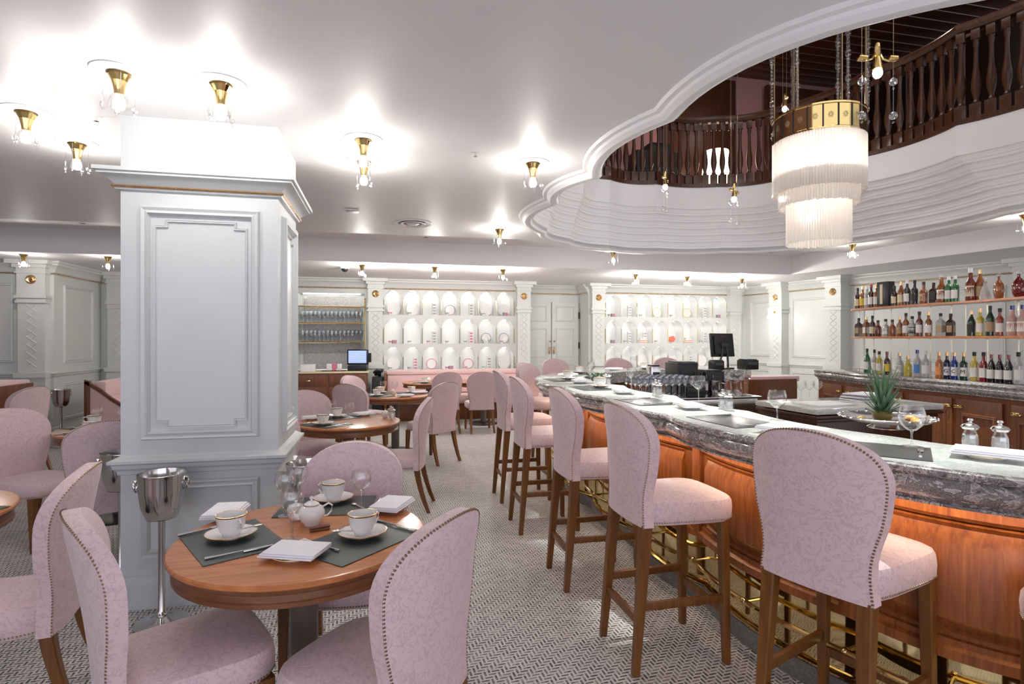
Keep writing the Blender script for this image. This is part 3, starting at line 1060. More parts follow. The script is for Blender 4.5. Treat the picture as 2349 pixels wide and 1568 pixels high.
# ================================================================== CHAIRS
def back_mesh(zb, zt, lean, W0, W1, wrap=.055, th=.065, nu=14, nv=26, y0=-.215):
    """outer shell of an upholstered balloon back; returns bm and the edge points of its rear face"""
    bm = B()
    front, rear = [], []
    v0 = .70
    def width(v):
        t = v
        w = W0 + (W1 - W0) * (0.5 - 0.5 * math.cos(PI * min(1, max(0, (t - .12) / .62))))
        w -= .012 * math.sin(PI * min(1, t / .45)) 
        if v > v0:
            q = (v - v0) / (1 - v0)
            w *= max(0.0, 1 - q ** 2.6) ** .5
        return w
    def yy(v):
        return y0 - lean * (v ** 1.6)
    edge = []
    vs = [1 - (1 - i / nv) ** 2.2 for i in range(nv + 1)]
    vs = [min(1, v) for v in vs]
    for v in vs:
        z = zb + (zt - zb) * v
        w = max(width(v), .02)
        rf, rr = [], []
        for k in range(nu + 1):
            s = -1 + 2 * k / nu
            s = math.sin(s * PI / 2)
            x = s * w
            wr = wrap * (x / W1) ** 2 * min(1, .3 + v)
            tt = th * (1 - .25 * max(abs(s) ** 3, min(1, max(0, (v - .84) / .15)) ** 2))
            bulge = .012 * (1 - s * s) * math.sin(PI * min(1, v * 1.05))
            rf.append(bm.verts.new((x, yy(v) + wr + tt / 2 + bulge, z)))
            rr.append(bm.verts.new((x, yy(v) + wr - tt / 2, z)))
        front.append(rf); rear.append(rr)
    for g in (front, rear):
        for a, b in zip(g, g[1:]):
            for k in range(nu):
                bm.faces.new((a[k], a[k + 1], b[k + 1], b[k]))
    for k in (0, nu):
        for i in range(len(vs) - 1):
            bm.faces.new((front[i][k], front[i + 1][k], rear[i + 1][k], rear[i][k]))
    for i in (0, -1):
        for k in range(nu):
            bm.faces.new((front[i][k], front[i][k + 1], rear[i][k + 1], rear[i][k]))
    L_ = [r[0].co.copy() for r in rear]
    R_ = [r[-1].co.copy() for r in rear]
    T_ = [v.co.copy() for v in rear[-1][1:-1]]
    path = L_ + T_ + R_[::-1]
    return bm, path

def beads(path, step, r, dy=0.0, shrink=.985, zc=None):
    bm = B()
    acc, nxt = 0, step / 2
    for a, b in zip(path, path[1:]):
        L = (b - a).length
        while L > 0 and acc + L > nxt:
            p = a + (b - a) * ((nxt - acc) / L)
            g = bmesh.ops.create_cone(bm, cap_ends=True, segments=6, radius1=r, radius2=r * .45, depth=r * .9)
            for v in g['verts']:
                c = v.co.copy()
                v.co = Vector((c.x + p.x * shrink, -c.z + p.y + dy, c.y + p.z))
            nxt += step
        acc += L
    return bm

def seat_mesh(zs, h, wf, wb, y0, y1):
    bm = B()
    N = 40
    rings = [(.965, -h), (1.0, -h + .012), (1.012, -h * .5), (1.0, -.022), (.965, -.006), (.88, .004), (.6, .016), (.3, .021)]
    yc, hd = (y0 + y1) / 2, (y1 - y0) / 2
    rr = []
    for s, dz in rings:
        ring = []
        for i in range(N):
            a = 2 * PI * i / N
            c_, s_ = math.cos(a), math.sin(a)
            e = 5.0
            k = (abs(c_) ** e + abs(s_) ** e) ** (-1 / e)
            v = s_ * k
            hw = wb + (wf - wb) * (v + 1) / 2
            ring.append(bm.verts.new((c_ * k * hw * s, yc + v * hd * s + (.012 * (1 - (c_ * k) ** 2) if v > .9 else 0), zs + dz)))
        rr.append(ring)
    for a, b in zip(rr, rr[1:]):
        for i in range(N):
            j = (i + 1) % N
            bm.faces.new((a[i], a[j], b[j], b[i]))
    bm.faces.new(rr[0][::-1])
    cv = bm.verts.new((0, yc, zs + .023))
    for i in range(N):
        bm.faces.new((rr[-1][i], rr[-1][(i + 1) % N], cv))
    path = [v.co.copy() + Vector((0, 0, .002)) for v in rr[1]]
    return bm, path + path[:1]

def leg_mesh(top, bot, s0, s1, curve=(0, 0), n=6):
    bm = B()
    rings = []
    for i in range(n + 1):
        t = i / n
        x = top[0] + (bot[0] - top[0]) * t + curve[0] * 4 * t * (1 - t)
        y = top[1] + (bot[1] - top[1]) * t + curve[1] * 4 * t * (1 - t)
        z = top[2] + (bot[2] - top[2]) * t
        s = (s0 + (s1 - s0) * t) / 2
        b = s * .22
        rings.append([bm.verts.new((x + dx, y + dy, z)) for dx, dy in ((-s + b, -s), (s - b, -s), (s, -s + b), (s, s - b), (s - b, s), (-s + b, s), (-s, s - b), (-s, -s + b))])
    for a, b in zip(rings, rings[1:]):
        for k in range(8):
            bm.faces.new((a[k], a[(k + 1) % 8], b[(k + 1) % 8], b[k]))
    bm.faces.new(rings[0]); bm.faces.new(rings[-1][::-1])
    return bm

def bead_ring(path, step, r):
    bm = B()
    acc, nxt = 0, step / 2
    for a, b in zip(path, path[1:]):
        L = (b - a).length
        while L > 0 and acc + L > nxt:
            p = a + (b - a) * ((nxt - acc) / L)
            ball(bm, p, r, 1)
            nxt += step
        acc += L
    return bm

def upholstered(name, zs, h, zb, zt, lean, stool):
    t = thing(name, 'x', 'bar stool' if stool else 'chair')
    wf, wb = (.235, .205) if not stool else (.225, .195)
    sm, sp = seat_mesh(zs, h, wf, wb, -.235, .245)
    s = obj('seat', sm, 'fabric', t)
    obj('nailhead_trim', bead_ring(sp, .0115, .0044), 'nail', s)
    bmk_, bp_ = back_mesh(zb, zt, lean, .205 if not stool else .195, .243 if not stool else .232)
    b = obj('backrest', bmk_, 'fabric', t, smooth=0.9)
    obj('nailhead_trim', beads(bp_, .0115, .0054, -.001), 'nail', b)
    zl = zs - h + .004
    if stool:
        for sx in (-1, 1):
            obj('leg', leg_mesh((sx * .180, .180, zl), (sx * .190, .192, 0), .046, .032), 'oak', t)
            obj('leg', leg_mesh((sx * .165, -.205, zl), (sx * .180, -.262, 0), .052, .032), 'oak', t)
        def lerp(a, b, z):
            k = (zl - z) / zl
            return (a[0] + (b[0] - a[0]) * k, a[1] + (b[1] - a[1]) * k)
        for z, pts in ((.235, 'f'), (.30, 's'), (.235, 'b')):
            F = lerp((.180, .180), (.190, .192), z); K = lerp((.165, -.205), (.180, -.262), z)
            if pts == 'f':
                bm = B(); box(bm, (0, F[1], z), (2 * F[0], .022, .036), bev=.003); obj('stretcher', bm, 'oak', t)
            elif pts == 'b':
                bm = B(); box(bm, (0, K[1], z), (2 * K[0], .022, .036), bev=.003); obj('stretcher', bm, 'oak', t)
            else:
                for sx in (-1, 1):
                    bm = B()
                    L = math.dist(F, K)
                    box(bm, (sx * (F[0] + K[0]) / 2, (F[1] + K[1]) / 2, z), (.022, L, .036), -sx * math.atan2(F[0] - K[0], F[1] - K[1]), bev=.003)
                    obj('stretcher', bm, 'oak', t)
    else:
        for sx in (-1, 1):
            obj('leg', leg_mesh((sx * .195, .205, zl), (sx * .20, .22, 0), .048, .030), 'oak', t)
            obj('leg', leg_mesh((sx * .17, -.205, zl), (sx * .185, -.310, 0), .050, .030, (0, .014)), 'oak', t)
    return remember(t)

dining = upholstered('dining_chair', .475, .10, .365, .975, .085, False)
stool = upholstered('bar_stool', .765, .105, .655, 1.195, .06, True)

DC = [  # seat x, y, facing
    (-.02, 1.89, -.77, .64, 'pink damask dining chair turned away at right front of nearest round table'),
    (-.645, 2.10, .89, .45, 'pink dining chair at left front of nearest table, inner back showing'),
    (-.17, 2.70, -.15, -.98, 'pink dining chair on the far side of nearest table, facing camera'),
    (-1.48, 2.66, -.98, -.15, 'pink dining chair in front of the grey pillar left corner, facing left'),
    (-2.48, 4.88, .90, -.43, 'pink dining chair at the left edge of the photo facing right'),
    (-1.84, 4.40, -.45, .89, 'pink dining chair half hidden behind left side of the pillar'),
    (-3.97, 7.30, -.95, .30, 'pink dining chair by the dark wooden booth end at far left'),
    (.13, 5.16, -.97, .20, 'pink dining chair seen side-on at the aisle side of second table'),
    (-.70, 4.98, .60, .80, 'pink dining chair just emerging from behind pillar at second table'),
    (-.64, 5.82, .42, -.90, 'pink dining chair facing camera behind the second round table'),
    (-.24, 7.10, .55, .83, 'pink dining chair seen from behind left of the third round table'),
    (-.22, 8.20, .80, -.60, 'pink dining chair in front of the wooden drawer sideboard'),
    (.60, 7.05, -.62, .78, 'pink dining chair with angled back right of the third table'),
    (.98, 9.18, -.15, 1.0, 'left one of two pink chairs backed to us before the far banquette'),
    (1.56, 9.13, 0, 1, 'right one of two pink chairs backed to us before the far banquette'),
]
for k, (x, y, fx, fy, lab) in enumerate(DC):
    g = 'pink dining chairs round the tables'
    if k == 0:
        dining.location = (x, y, 0); dining.rotation_euler = (0, 0, face_to(fx, fy)); dining['label'] = lab; dining['group'] = g
    else:
        dup(dining, (x, y, 0), face_to(fx, fy), lab, g)
ST = [
    (1.645, 1.73, .94, .34, 'nearest pink damask bar stool, its patterned back facing the camera'),
    (1.36, 2.52, 1.0, .02, 'second nearest pink bar stool with whole seat showing'),
    (1.33, 3.38, 1, 0, 'third pink bar stool along the marble bar, counting from the camera'),
    (1.30, 4.39, 1, 0, 'fourth pink bar stool along the marble bar, counting from the camera'),
    (1.33, 5.24, 1, 0, 'fifth pink bar stool along the bar, overlapped by the fourth'),
    (1.90, 6.62, .60, -.70, 'pink bar stool at the far left corner of the bar'),
    (2.60, 7.98, .25, -.97, 'pink stool back showing just above far counter, left of three'),
    (3.58, 8.00, .0, -1, 'pink stool back showing just above far counter, middle of three'),
    (4.38, 7.98, -.1, -1, 'pink stool back behind the menus on the far counter'),
    (2.28, 1.02, -.6, .9, 'pink bar stool cut off by the right edge of the photo'),
]
for k, (x, y, fx, fy, lab) in enumerate(ST):
    g = 'pink bar stools round the island bar'
    if k == 9:
        x, y, fx, fy = 1.98, 1.05, .35, .94
    if k == 0:
        stool.location = (x, y, 0); stool.rotation_euler = (0, 0, face_to(fx, fy)); stool['label'] = lab; stool['group'] = g
    else:
        dup(stool, (x, y, 0), face_to(fx, fy), lab, g)

# ================================================================== TABLES
def round_table():
    t = thing('round_table', 'x', 'table')
    bm = B(); lathe(bm, [(0, .727), (.452, .727), (.458, .732), (.459, .742), (.455, .748), (.445, .750), (0, .750)], seg=72); o = obj('tabletop', bm, 'table', t)
    bm = B(); lathe(bm, [(0, .665), (.435, .665), (.441, .668), (.441, .682), (.436, .686), (.434, .706), (.441, .712), (.446, .727)], seg=72); obj('edge_band', bm, 'tableedge', t)
    bm = B(); lathe(bm, [(.052, .03), (.052, .62), (.065, .64), (.11, .665)], seg=24); obj('column', bm, 'grey_brown', t)
    bm = B(); lathe(bm, [(0, 0), (.25, 0), (.25, .012), (.22, .022), (.07, .035), (0, .035)], seg=40); obj('base', bm, 'black', t)
    return remember(t)
rt = round_table()
TB = [(-.29, 2.30, 'nearest round cherry-wood table laid for three beside the grey pillar'),
      (-.29, 5.36, 'second round table just right of the grey pillar'),
      (.18, 7.71, 'third round table between second table and far banquette'),
      (-2.15, 5.40, 'round table left of the pillar, in front of the pink sofa'),
      (-2.07, 2.92, 'round table whose edge just enters at lower left of photo'),
      (.80, 9.88, 'left round table against the far pink banquette'),
      (1.75, 9.86, 'right round table against the far pink banquette')]
for k, (x, y, lab) in enumerate(TB):
    g = 'round pedestal tables'
    if k == 0:
        rt.location = (x, y, 0); rt['label'] = lab; rt['group'] = g
    else:
        dup(rt, (x, y, 0), .3 * k, lab, g)

# ================================================================== TABLEWARE PROTOTYPES (built once, then copied)
def rescale(o, k):
    for c in [o] + list(o.children_recursive):
        if c.type == 'MESH':
            c.data.transform(Matrix.Scale(k, 4))
PROTO = {}
def proto(key, o):
    PROTO[key] = [remember(o), True]
def put(key, x, y, z, rz, label, group=None):
    p = PROTO[key]
    if p[1]:
        p[1] = False
        o = p[0]
        o.location = (x, y, z); o.rotation_euler = (0, 0, rz); o['label'] = label
        if group: o['group'] = group
        return o
    return dup(p[0], (x, y, z), rz, label, group)

t = thing('teacup', 'x', 'cup')
bm = B(); lathe(bm, [(0, .002), (.024, 0), (.025, .006), (.032, .016), (.040, .034), (.044, .058), (.0455, .066), (.0435, .066), (.042, .056), (.037, .032), (.028, .012), (0, .010)], seg=36); obj('bowl', bm, 'china', t)
bm = B(); tube(bm, [(.040, 0, .055), (.056, 0, .060), (.064, 0, .050), (.062, 0, .036), (.050, 0, .022), (.036, 0, .022)], .0035, 8); obj('handle', bm, 'china', t)
bm = B(); lathe(bm, [(.0452, .0625), (.0464, .0665), (.0445, .0675), (.043, .0665)], seg=36); obj('gold_rim', bm, 'gold', t)
rescale(t, 1.2)
proto('cup', t)
t = thing('saucer', 'x', 'saucer')
bm = B(); lathe(bm, [(0, .002), (.03, 0), (.032, .004), (.055, .010), (.078, .017), (.078, .0195), (.055, .013), (.03, .007), (0, .006)], seg=40); obj('dish', bm, 'china', t)
bm = B(); lathe(bm, [(.0765, .0170), (.0790, .0175), (.0790, .0200), (.0765, .0205)], seg=40); obj('gold_rim', bm, 'gold', t)
rescale(t, 1.15)
proto('saucer', t)
def cutlery(kind):
    bm = B()
    L = {'knife': .22, 'fork': .20, 'teaspoon': .12}[kind]
    hl = L * .55
    tube(bm, [(0, -L / 2, .005), (0, -L / 2 + hl * .5, .005), (0, -L / 2 + hl, .006)], .005, 6, taper=[1.1, .7, .45])
    if kind == 'knife':
        box(bm, (.002, L / 2 - .05, .005), (.018, .10, .003), bev=.0014)
    elif kind == 'fork':
        box(bm, (0, L / 2 - .065, .006), (.022, .035, .003), bev=.0014)
        for i in range(4):
            tube(bm, [(-.0085 + i * .0057, L / 2 - .048, .006), (-.0085 + i * .0057, L / 2, .008)], .0016, 5)
        tube(bm, [(0, -L / 2 + hl, .006), (0, L / 2 - .08, .006)], .003, 6)
    else:
        tube(bm, [(0, -L / 2 + hl, .005), (0, L / 2 - .03, .006)], .0022, 6)
        g = bmesh.ops.create_icosphere(bm, subdivisions=2, radius=.014)
        for v in g['verts']:
            v.co = Vector((v.co.x * .8, v.co.y * 1.3 + L / 2 - .018, .006 + v.co.z * .25))
    o = obj({'knife': 'table_knife', 'fork': 'table_fork', 'teaspoon': 'teaspoon'}[kind], bm, 'silver')
    tag(o, 'x', {'knife': 'knife', 'fork': 'fork', 'teaspoon': 'spoon'}[kind])
    return o
for k_ in ('knife', 'fork', 'teaspoon'):
    proto(k_, cutlery(k_))
def mat_obj(name, m):
    bm = B(); box(bm, (0, 0, .0015), (.40, .285, .003), bev=.001)
    o = obj(name, bm, m); tag(o, 'x', 'placemat'); return o
proto('mat', mat_obj('placemat', 'mat'))
proto('matgrey', mat_obj('placemat', 'matgrey'))
t = thing('side_plate', 'x', 'plate')
bm = B(); lathe(bm, [(0, .002), (.05, 0), (.053, .004), (.080, .014), (.080, .0165), (.055, .008), (0, .006)], seg=36); obj('dish', bm, 'china', t)
bm = B(); lathe(bm, [(.0785, .014), (.081, .0145), (.081, .0165), (.0785, .017)], seg=36); obj('gold_rim', bm, 'gold', t)
proto('plate', t)
def napkin():
    bm = B()
    for i, (w, d, z) in enumerate([(.165, .115, .006), (.163, .110, .013), (.158, .104, .0195)]):
        g0 = len(bm.verts)
        box(bm, (.003 * i, .002 * i, z), (w, d, .0062), .015 * i, bev=.0026)
    o = obj('folded_napkin', bm, 'linen', smooth=0.9)
    tag(o, 'x', 'napkin'); return o
_n = napkin(); rescale(_n, 1.2); _n.data.transform(Matrix.Scale(.7, 4, (0, 0, 1)))
proto('napkin', _n)
def wine_glass(name, h, r, bowl):
    t = thing(name, 'x', 'glass')
    bm = B()
    zb = h - bowl
    lathe(bm, [(0, zb), (r * .35, zb + bowl * .06), (r * .8, zb + bowl * .28), (r, zb + bowl * .52), (r * .97, zb + bowl * .75), (r * .82, h)], seg=28)
    obj('bowl', bm, 'glass', t)
    bm = B(); lathe(bm, [(r * .75, 0), (r * .7, .003), (.006, .006), (.004, .02), (.0036, zb - .01), (.006, zb + .002)], seg=20); obj('stem', bm, 'crystal', t)
    return t
proto('wine', wine_glass('wine_glass', .185, .043, .09))
proto('balloon', wine_glass('balloon_glass', .155, .047, .095))
bm = B()
lathe(bm, [(.026, 0), (.027, .003), (.005, .010), (.004, .085), (.008, .092), (.026, .105), (.034, .135), (.030, .175)], seg=12)
for v in bm.verts: v.co.z *= 1.25
o = obj('shelf_glass', bm, 'tumbler'); tag(o, 'x', 'glass'); proto('tiny', o)
def mill():
    t = thing('pepper_mill', 'x', 'mill')
    bm = B(); lathe(bm, [(.026, 0), (.027, .004), (.025, .012), (.027, .03), (.025, .055), (.019, .07), (.018, .075)], seg=10); obj('body', bm, 'crystal', t, 0.3)
    bm = B(); lathe(bm, [(.0, .008), (.018, .01), (.018, .055), (.0, .058)], seg=10); obj('filling', bm, 'white', t)
    bm = B(); lathe(bm, [(.019, .075), (.026, .078), (.030, .086), (.024, .094), (.014, .098), (.006, .102), (.005, .106), (.010, .110), (.008, .117), (0, .118)], seg=20); obj('cap', bm, 'silver', t)
    return t
proto('mill', mill())
t = thing('teapot', 'x', 'teapot')
bm = B(); lathe(bm, [(0, .004), (.034, 0), (.035, .006), (.048, .02), (.060, .045), (.060, .062), (.050, .082), (.034, .092), (.030, .094)], seg=36); obj('body', bm, 'china', t)
bm = B(); tube(bm, [(-.052, 0, .040), (-.075, 0, .052), (-.086, 0, .075), (-.098, 0, .088)], .010, 10, taper=[1.5, 1.0, .7, .55]); obj('spout', bm, 'china', t)
bm = B(); tube(bm, [(.050, 0, .078), (.078, 0, .090), (.094, 0, .078), (.090, 0, .052), (.072, 0, .034), (.054, 0, .032)], .0045, 8); obj('handle', bm, 'china', t)
bm = B(); lathe(bm, [(.036, .092), (.034, .098), (.018, .108), (.006, .112), (.005, .118), (.010, .124), (.006, .131), (0, .132)], seg=30); o = obj('lid', bm, 'china', t)
bm = B(); lathe(bm, [(.036, .0905), (.0375, .093), (.036, .0955)], seg=30); obj('gold_band', bm, 'gold', o)
rescale(t, .86)
proto('teapot', t)
def bowlset():
    bm = B(); lathe(bm, [(0, .002), (.02, 0), (.034, .02), (.037, .045), (.028, .06), (.010, .066), (.004, .07), (.007, .078), (0, .08)], seg=24)
    o = obj('sugar_bowl', bm, 'china'); tag(o, 'x', 'sugar bowl'); return o
proto('sugar', bowlset())

def angle(x0, y0, x1, y1):
    return math.atan2(-(x1 - x0), y1 - y0)
Z = .7505
# nearest table
W1 = 'nearest table'
put('mat', -.54, 2.285, Z, math.radians(-62), 'dark green placemat at the left of nearest table', 'green placemats')
put('mat', -.085, 2.175, Z, math.radians(45), 'dark green placemat at the right of nearest table', 'green placemats')
put('mat', -.235, 2.655, Z, math.radians(-6), 'dark green placemat at the far side of nearest table', 'green placemats')
zz = Z + .0035
for x, y, rs, w in [(-.55, 2.31, -.9, 'on the left placemat of nearest table'), (-.215, 2.72, 2.7, 'on the far placemat of nearest table'), (-.07, 2.215, .7, 'on the right placemat of nearest table')]:
    put('saucer', x, y, zz, 0, 'gold-rimmed white saucer ' + w, 'saucers')
    put('cup', x, y, zz + .0075, rs, 'gold-rimmed white teacup ' + w, 'teacups')
put('teaspoon', -.50, 2.335, zz + .019, -1.0, 'teaspoon on saucer of left placemat, nearest table', 'teaspoons')
put('teaspoon', -.125, 2.21, zz + .019, 1.3, 'teaspoon on saucer of right placemat, nearest table', 'teaspoons')
put('knife', -.48, 2.135, zz, angle(-.56, 2.10, -.40, 2.17), 'silver knife at the front of left placemat, nearest table', 'table knives')
put('fork', -.665, 2.415, zz, angle(-.70, 2.39, -.6, 2.455), 'silver fork at the back of left placemat, nearest table', 'table forks')
put('knife', .055, 2.30, zz, angle(-.01, 2.37, .11, 2.24), 'silver knife lying right on right placemat, nearest table', 'table knives')
put('fork', -.215, 2.135, zz, angle(-.13, 2.05, -.30, 2.22), 'silver fork lying front of right placemat, nearest table', 'table forks')
put('fork', -.02, 2.60, zz, angle(-.04, 2.52, 0, 2.68), 'silver fork beside folded napkin at far right of nearest table', 'table forks')
put('teaspoon', -.10, 2.60, zz, .5, 'teaspoon on the far placemat of nearest table', 'teaspoons')
for x, y, r_, w in [(-.64, 2.60, 1.45, 'back left of nearest table'), (-.29, 2.065, -.35, 'front centre of nearest table'), (.045, 2.545, 1.1, 'back right of nearest table')]:
    put('plate', x, y, Z, 0, 'small side plate under a napkin, ' + w, 'side plates')
    put('napkin', x, y, Z + .0135, r_ if w[0] != 'f' else .35 - .75, 'folded white napkin on plate, ' + w, 'folded napkins')
put('teapot', -.275, 2.41, Z, .25, 'white gold-trimmed teapot in the centre of nearest table')
put('wine', -.395, 2.545, Z, 0, 'wine glass left of the teapot, nearest table', 'wine glasses')
put('wine', -.325, 2.245, Z, 0, 'wine glass in front of the teapot, nearest table', 'wine glasses')
put('wine', -.085, 2.50, zz, 0, 'wine glass right of the teapot, nearest table', 'wine glasses')
put('wine', -.36, 2.66, zz, 0, 'wine glass furthest left at the back of nearest table', 'wine glasses')
put('sugar', -.345, 2.49, Z, 0, 'small lidded sugar bowl behind the teapot, nearest table', 'sugar bowls')
bm = B()
for i, a in enumerate((.25, .31)):
    box(bm, (.0, .006 * i, .005 + .007 * i), (.075, .018, .007), a, bev=.002)
o = obj('chocolate_wafers', bm, 'cabinet'); o.location = (-.235, 2.325, Z); tag(o, 'two brown wafers lying in front of the teapot', 'biscuit')

def setting(cx, cy, a, where, matk='mat', glass=True, r=.27, z=Z, cup=True):
    """place setting seen from the table centre in direction a (radians)"""
    ca, sa = math.cos(a), math.sin(a)
    def P_(rr, side):
        return cx + ca * rr - sa * side, cy + sa * rr + ca * side
    rz = a - PI / 2
    x, y = P_(r, 0); put(matk, x, y, z, rz, 'placemat ' + where, 'placemats on the other tables')
    x, y = P_(r + .02, 0)
    if cup:
        put('saucer', x, y, z + .0035, 0, 'white saucer ' + where, 'saucers')
        put('cup', x, y, z + .011, a + 1, 'white teacup ' + where, 'teacups')
    x, y = P_(r, .155); put('knife', x, y, z + .0035, rz, 'silver knife ' + where, 'table knives')
    x, y = P_(r, -.155); put('fork', x, y, z + .0035, rz + PI, 'silver fork ' + where, 'table forks')
    if glass:
        x, y = P_(r - .17, .12); put('wine', x, y, z + .0035 if False else z, 0, 'wine glass ' + where, 'wine glasses')
def napset(x, y, rz, where, z=Z):
    put('plate', x, y, z, 0, 'side plate under napkin ' + where, 'side plates')
    put('napkin', x, y, z + .0135, rz, 'folded napkin on plate ' + where, 'folded napkins')
# second table
setting(-.29, 5.36, math.radians(225), 'at the front left of second round table')
setting(-.29, 5.36, math.radians(115), 'at the back of second round table')
napset(-.62, 5.53, .2, 'at the left of second round table')
napset(-.17, 5.70, .5, 'at the back right of second round table')
put('sugar', .035, 5.52, Z, 0, 'white lidded sugar bowl at the right of second table', 'sugar bowls')
put('mill', .085, 5.44, Z, 0, 'mill left of a pair on the second round table', 'salt and pepper mills')
put('mill', .10, 5.36, Z, 0, 'mill right of a pair on the second round table', 'salt and pepper mills')
# third table
setting(.18, 7.71, math.radians(215), 'at the left front of third round table')
setting(.18, 7.71, math.radians(130), 'at the left back of third round table')
setting(.18, 7.71, math.radians(40), 'at the right back of third round table')
napset(.30, 7.42, .3, 'at the front of third round table')
napset(.50, 7.80, .3, 'at the right of third round table')
put('sugar', .15, 7.75, Z, 0, 'white sugar bowl in the middle of third table', 'sugar bowls')
# table left of pillar
setting(-2.15, 5.40, math.radians(250), 'on the table left of the pillar, front')
setting(-2.15, 5.40, math.radians(150), 'on the table left of the pillar, back', glass=True)
napset(-1.95, 5.62, .1, 'on the table left of the pillar')
put('balloon', -2.02, 5.45, Z, 0, 'balloon glass on the table left of the pillar')
# table at lower left edge
setting(-2.07, 2.92, math.radians(-20), 'on the table at the lower left edge', cup=False, glass=False)
for cx, w in ((.80, 'left banquette table'), (1.75, 'right banquette table')):
    setting(cx, 9.88, math.radians(250), 'at the front left of the ' + w, glass=False)
    napset(cx + .2, 9.68, .2, 'at the front right of the ' + w)
    put('sugar', cx, 9.95, Z, 0, 'sugar bowl on the ' + w, 'sugar bowls')

# bar settings
ZB = 1.0805
def barset(mx, my, mrz, where, nap=None, glass=None, mills=None, cup=None, knife=True):
    put('matgrey', mx, my, ZB, mrz, 'dark placemat on the bar ' + where, 'dark placemats on the bar')
    ca, sa = math.cos(mrz), math.sin(mrz)
    if knife:
        put('knife', mx + ca * .165, my + sa * .165, ZB + .0035, mrz, 'knife on the bar placemat ' + where, 'table knives')
        put('fork', mx - ca * .165, my - sa * .165, ZB + .0035, mrz, 'fork on the bar placemat ' + where, 'table forks')
    if nap:
        napset(nap[0], nap[1], nap[2], 'on the bar ' + where, ZB)
    if glass:
        put(glass[2], glass[0], glass[1], ZB, 0, 'stemmed glass on the bar ' + where, 'glasses on the bar')
    if mills:
        for q, (x, y) in enumerate(mills):
            put('mill', x, y, ZB, 0, ('left' if q == 0 else 'right') + ' one of the glass and silver mills ' + where, 'salt and pepper mills')
    if cup:
        put('saucer', cup[0], cup[1], ZB + .004, 0, 'white saucer on the bar ' + where, 'saucers')
        put('cup', cup[0], cup[1], ZB + .0115, 2, 'white teacup on the bar ' + where, 'teacups')
barset(1.80, 1.80, math.radians(-48), 'before the nearest stool', (2.06, 1.56, -.95), (2.00, 1.79, 'balloon'), [(2.17, 1.70), (2.22, 1.63)])
barset(1.74, 2.55, PI / 2 + .06, 'before the second stool', (1.74, 2.20, .35), (1.98, 2.53, 'balloon'), [(1.98, 2.94), (1.99, 3.02)])
barset(1.71, 3.46, PI / 2, 'before the third stool', (1.80, 3.06, 1.4), (1.95, 3.22, 'wine'), [(1.96, 3.76), (1.98, 3.85)])
barset(1.73, 4.50, PI / 2, 'before the fourth stool', (1.80, 4.02, 1.4), (1.97, 4.25, 'wine'), [(1.98, 4.75), (1.99, 4.84)], (1.80, 4.50))
barset(1.77, 5.45, PI / 2, 'before the fifth stool', (1.82, 5.05, 1.4), (2.02, 5.3, 'wine'), None, (1.84, 5.45))
barset(2.30, 6.40, math.radians(40), 'at the far corner', (2.02, 6.0, .5), (2.33, 6.1, 'balloon'), None, (2.30, 6.40), False)
barset(2.36, 1.14, math.radians(-48), 'at the right edge of the photo', None, None, None)
barset(3.50, 7.12, 0, 'on the far counter', (3.0, 7.02, .2), (3.25, 6.95, 'wine'), None, (3.5, 7.12), False)
put('balloon', 2.60, 6.80, ZB, 0, 'stemmed glass at the left end of far counter', 'glasses on the bar')
put('wine', 2.50, 6.60, ZB, 0, 'second stemmed glass at left end of far counter', 'glasses on the bar')

# pineapple on silver tray
t = thing('silver_tray', 'oval silver tray with fruit beside the pineapple on the bar', 'tray', (2.31, 2.20, ZB))
bm = B(); lathe(bm, [(0, .03), (.10, .028), (.17, .036), (.195, .05), (.200, .054), (.196, .056), (.168, .042), (.10, .034), (0, .034)], seg=48); obj('dish', bm, 'silver', t)
bm = B(); lathe(bm, [(.075, 0), (.078, .004), (.05, .02), (.06, .030)], seg=30); obj('foot', bm, 'silver', t)
bm = B()
for i in range(26):
    a = 2 * PI * i / 26
    ball(bm, (.196 * math.cos(a), .196 * math.sin(a), .055), .007)
obj('beaded_rim', bm, 'silver', t)['kind'] = 'stuff'
zt = ZB + .036
t = thing('pineapple', 'pineapple crown with spiky green leaves on the silver tray', 'pineapple', (2.31, 2.22, zt))
bm = B()
lathe(bm, [(0, 0), (.035, .002), (.042, .015), (.043, .03), (.03, .042), (0, .045)], seg=20)
obj('fruit_body', bm, 'fruit', t)
bm = B()
for k in range(52):
    lv = k / 52
    a = k * 2.39996
    L = .11 + .09 * lv
    up = .25 + 1.05 * lv
    w = .014 - .004 * lv
    z0 = .022 + .05 * lv
    d = Vector((math.cos(a), math.sin(a), 0)); s_ = Vector((-math.sin(a), math.cos(a), 0))
    prev = None
    for q in range(5):
        u = q / 4
        p = d * (.02 * (1 - lv * .5) + L * u * math.cos(up * (1 - .25 * u)) * .46) + Vector((0, 0, z0 + L * u * math.sin(up) * (1 - .12 * u * (1 - lv))))
        ww = w * (1 - u) ** .7 + .0004
        row = [bm.verts.new(p - s_ * ww + Vector((0, 0, .003))), bm.verts.new(p - Vector((0, 0, .002))), bm.verts.new(p + s_ * ww + Vector((0, 0, .003)))]
        if prev:
            for m_ in range(2):
                bm.faces.new((prev[m_], prev[m_ + 1], row[m_ + 1], row[m_]))
        prev = row
obj('leaf_crown', bm, 'leaf', t)
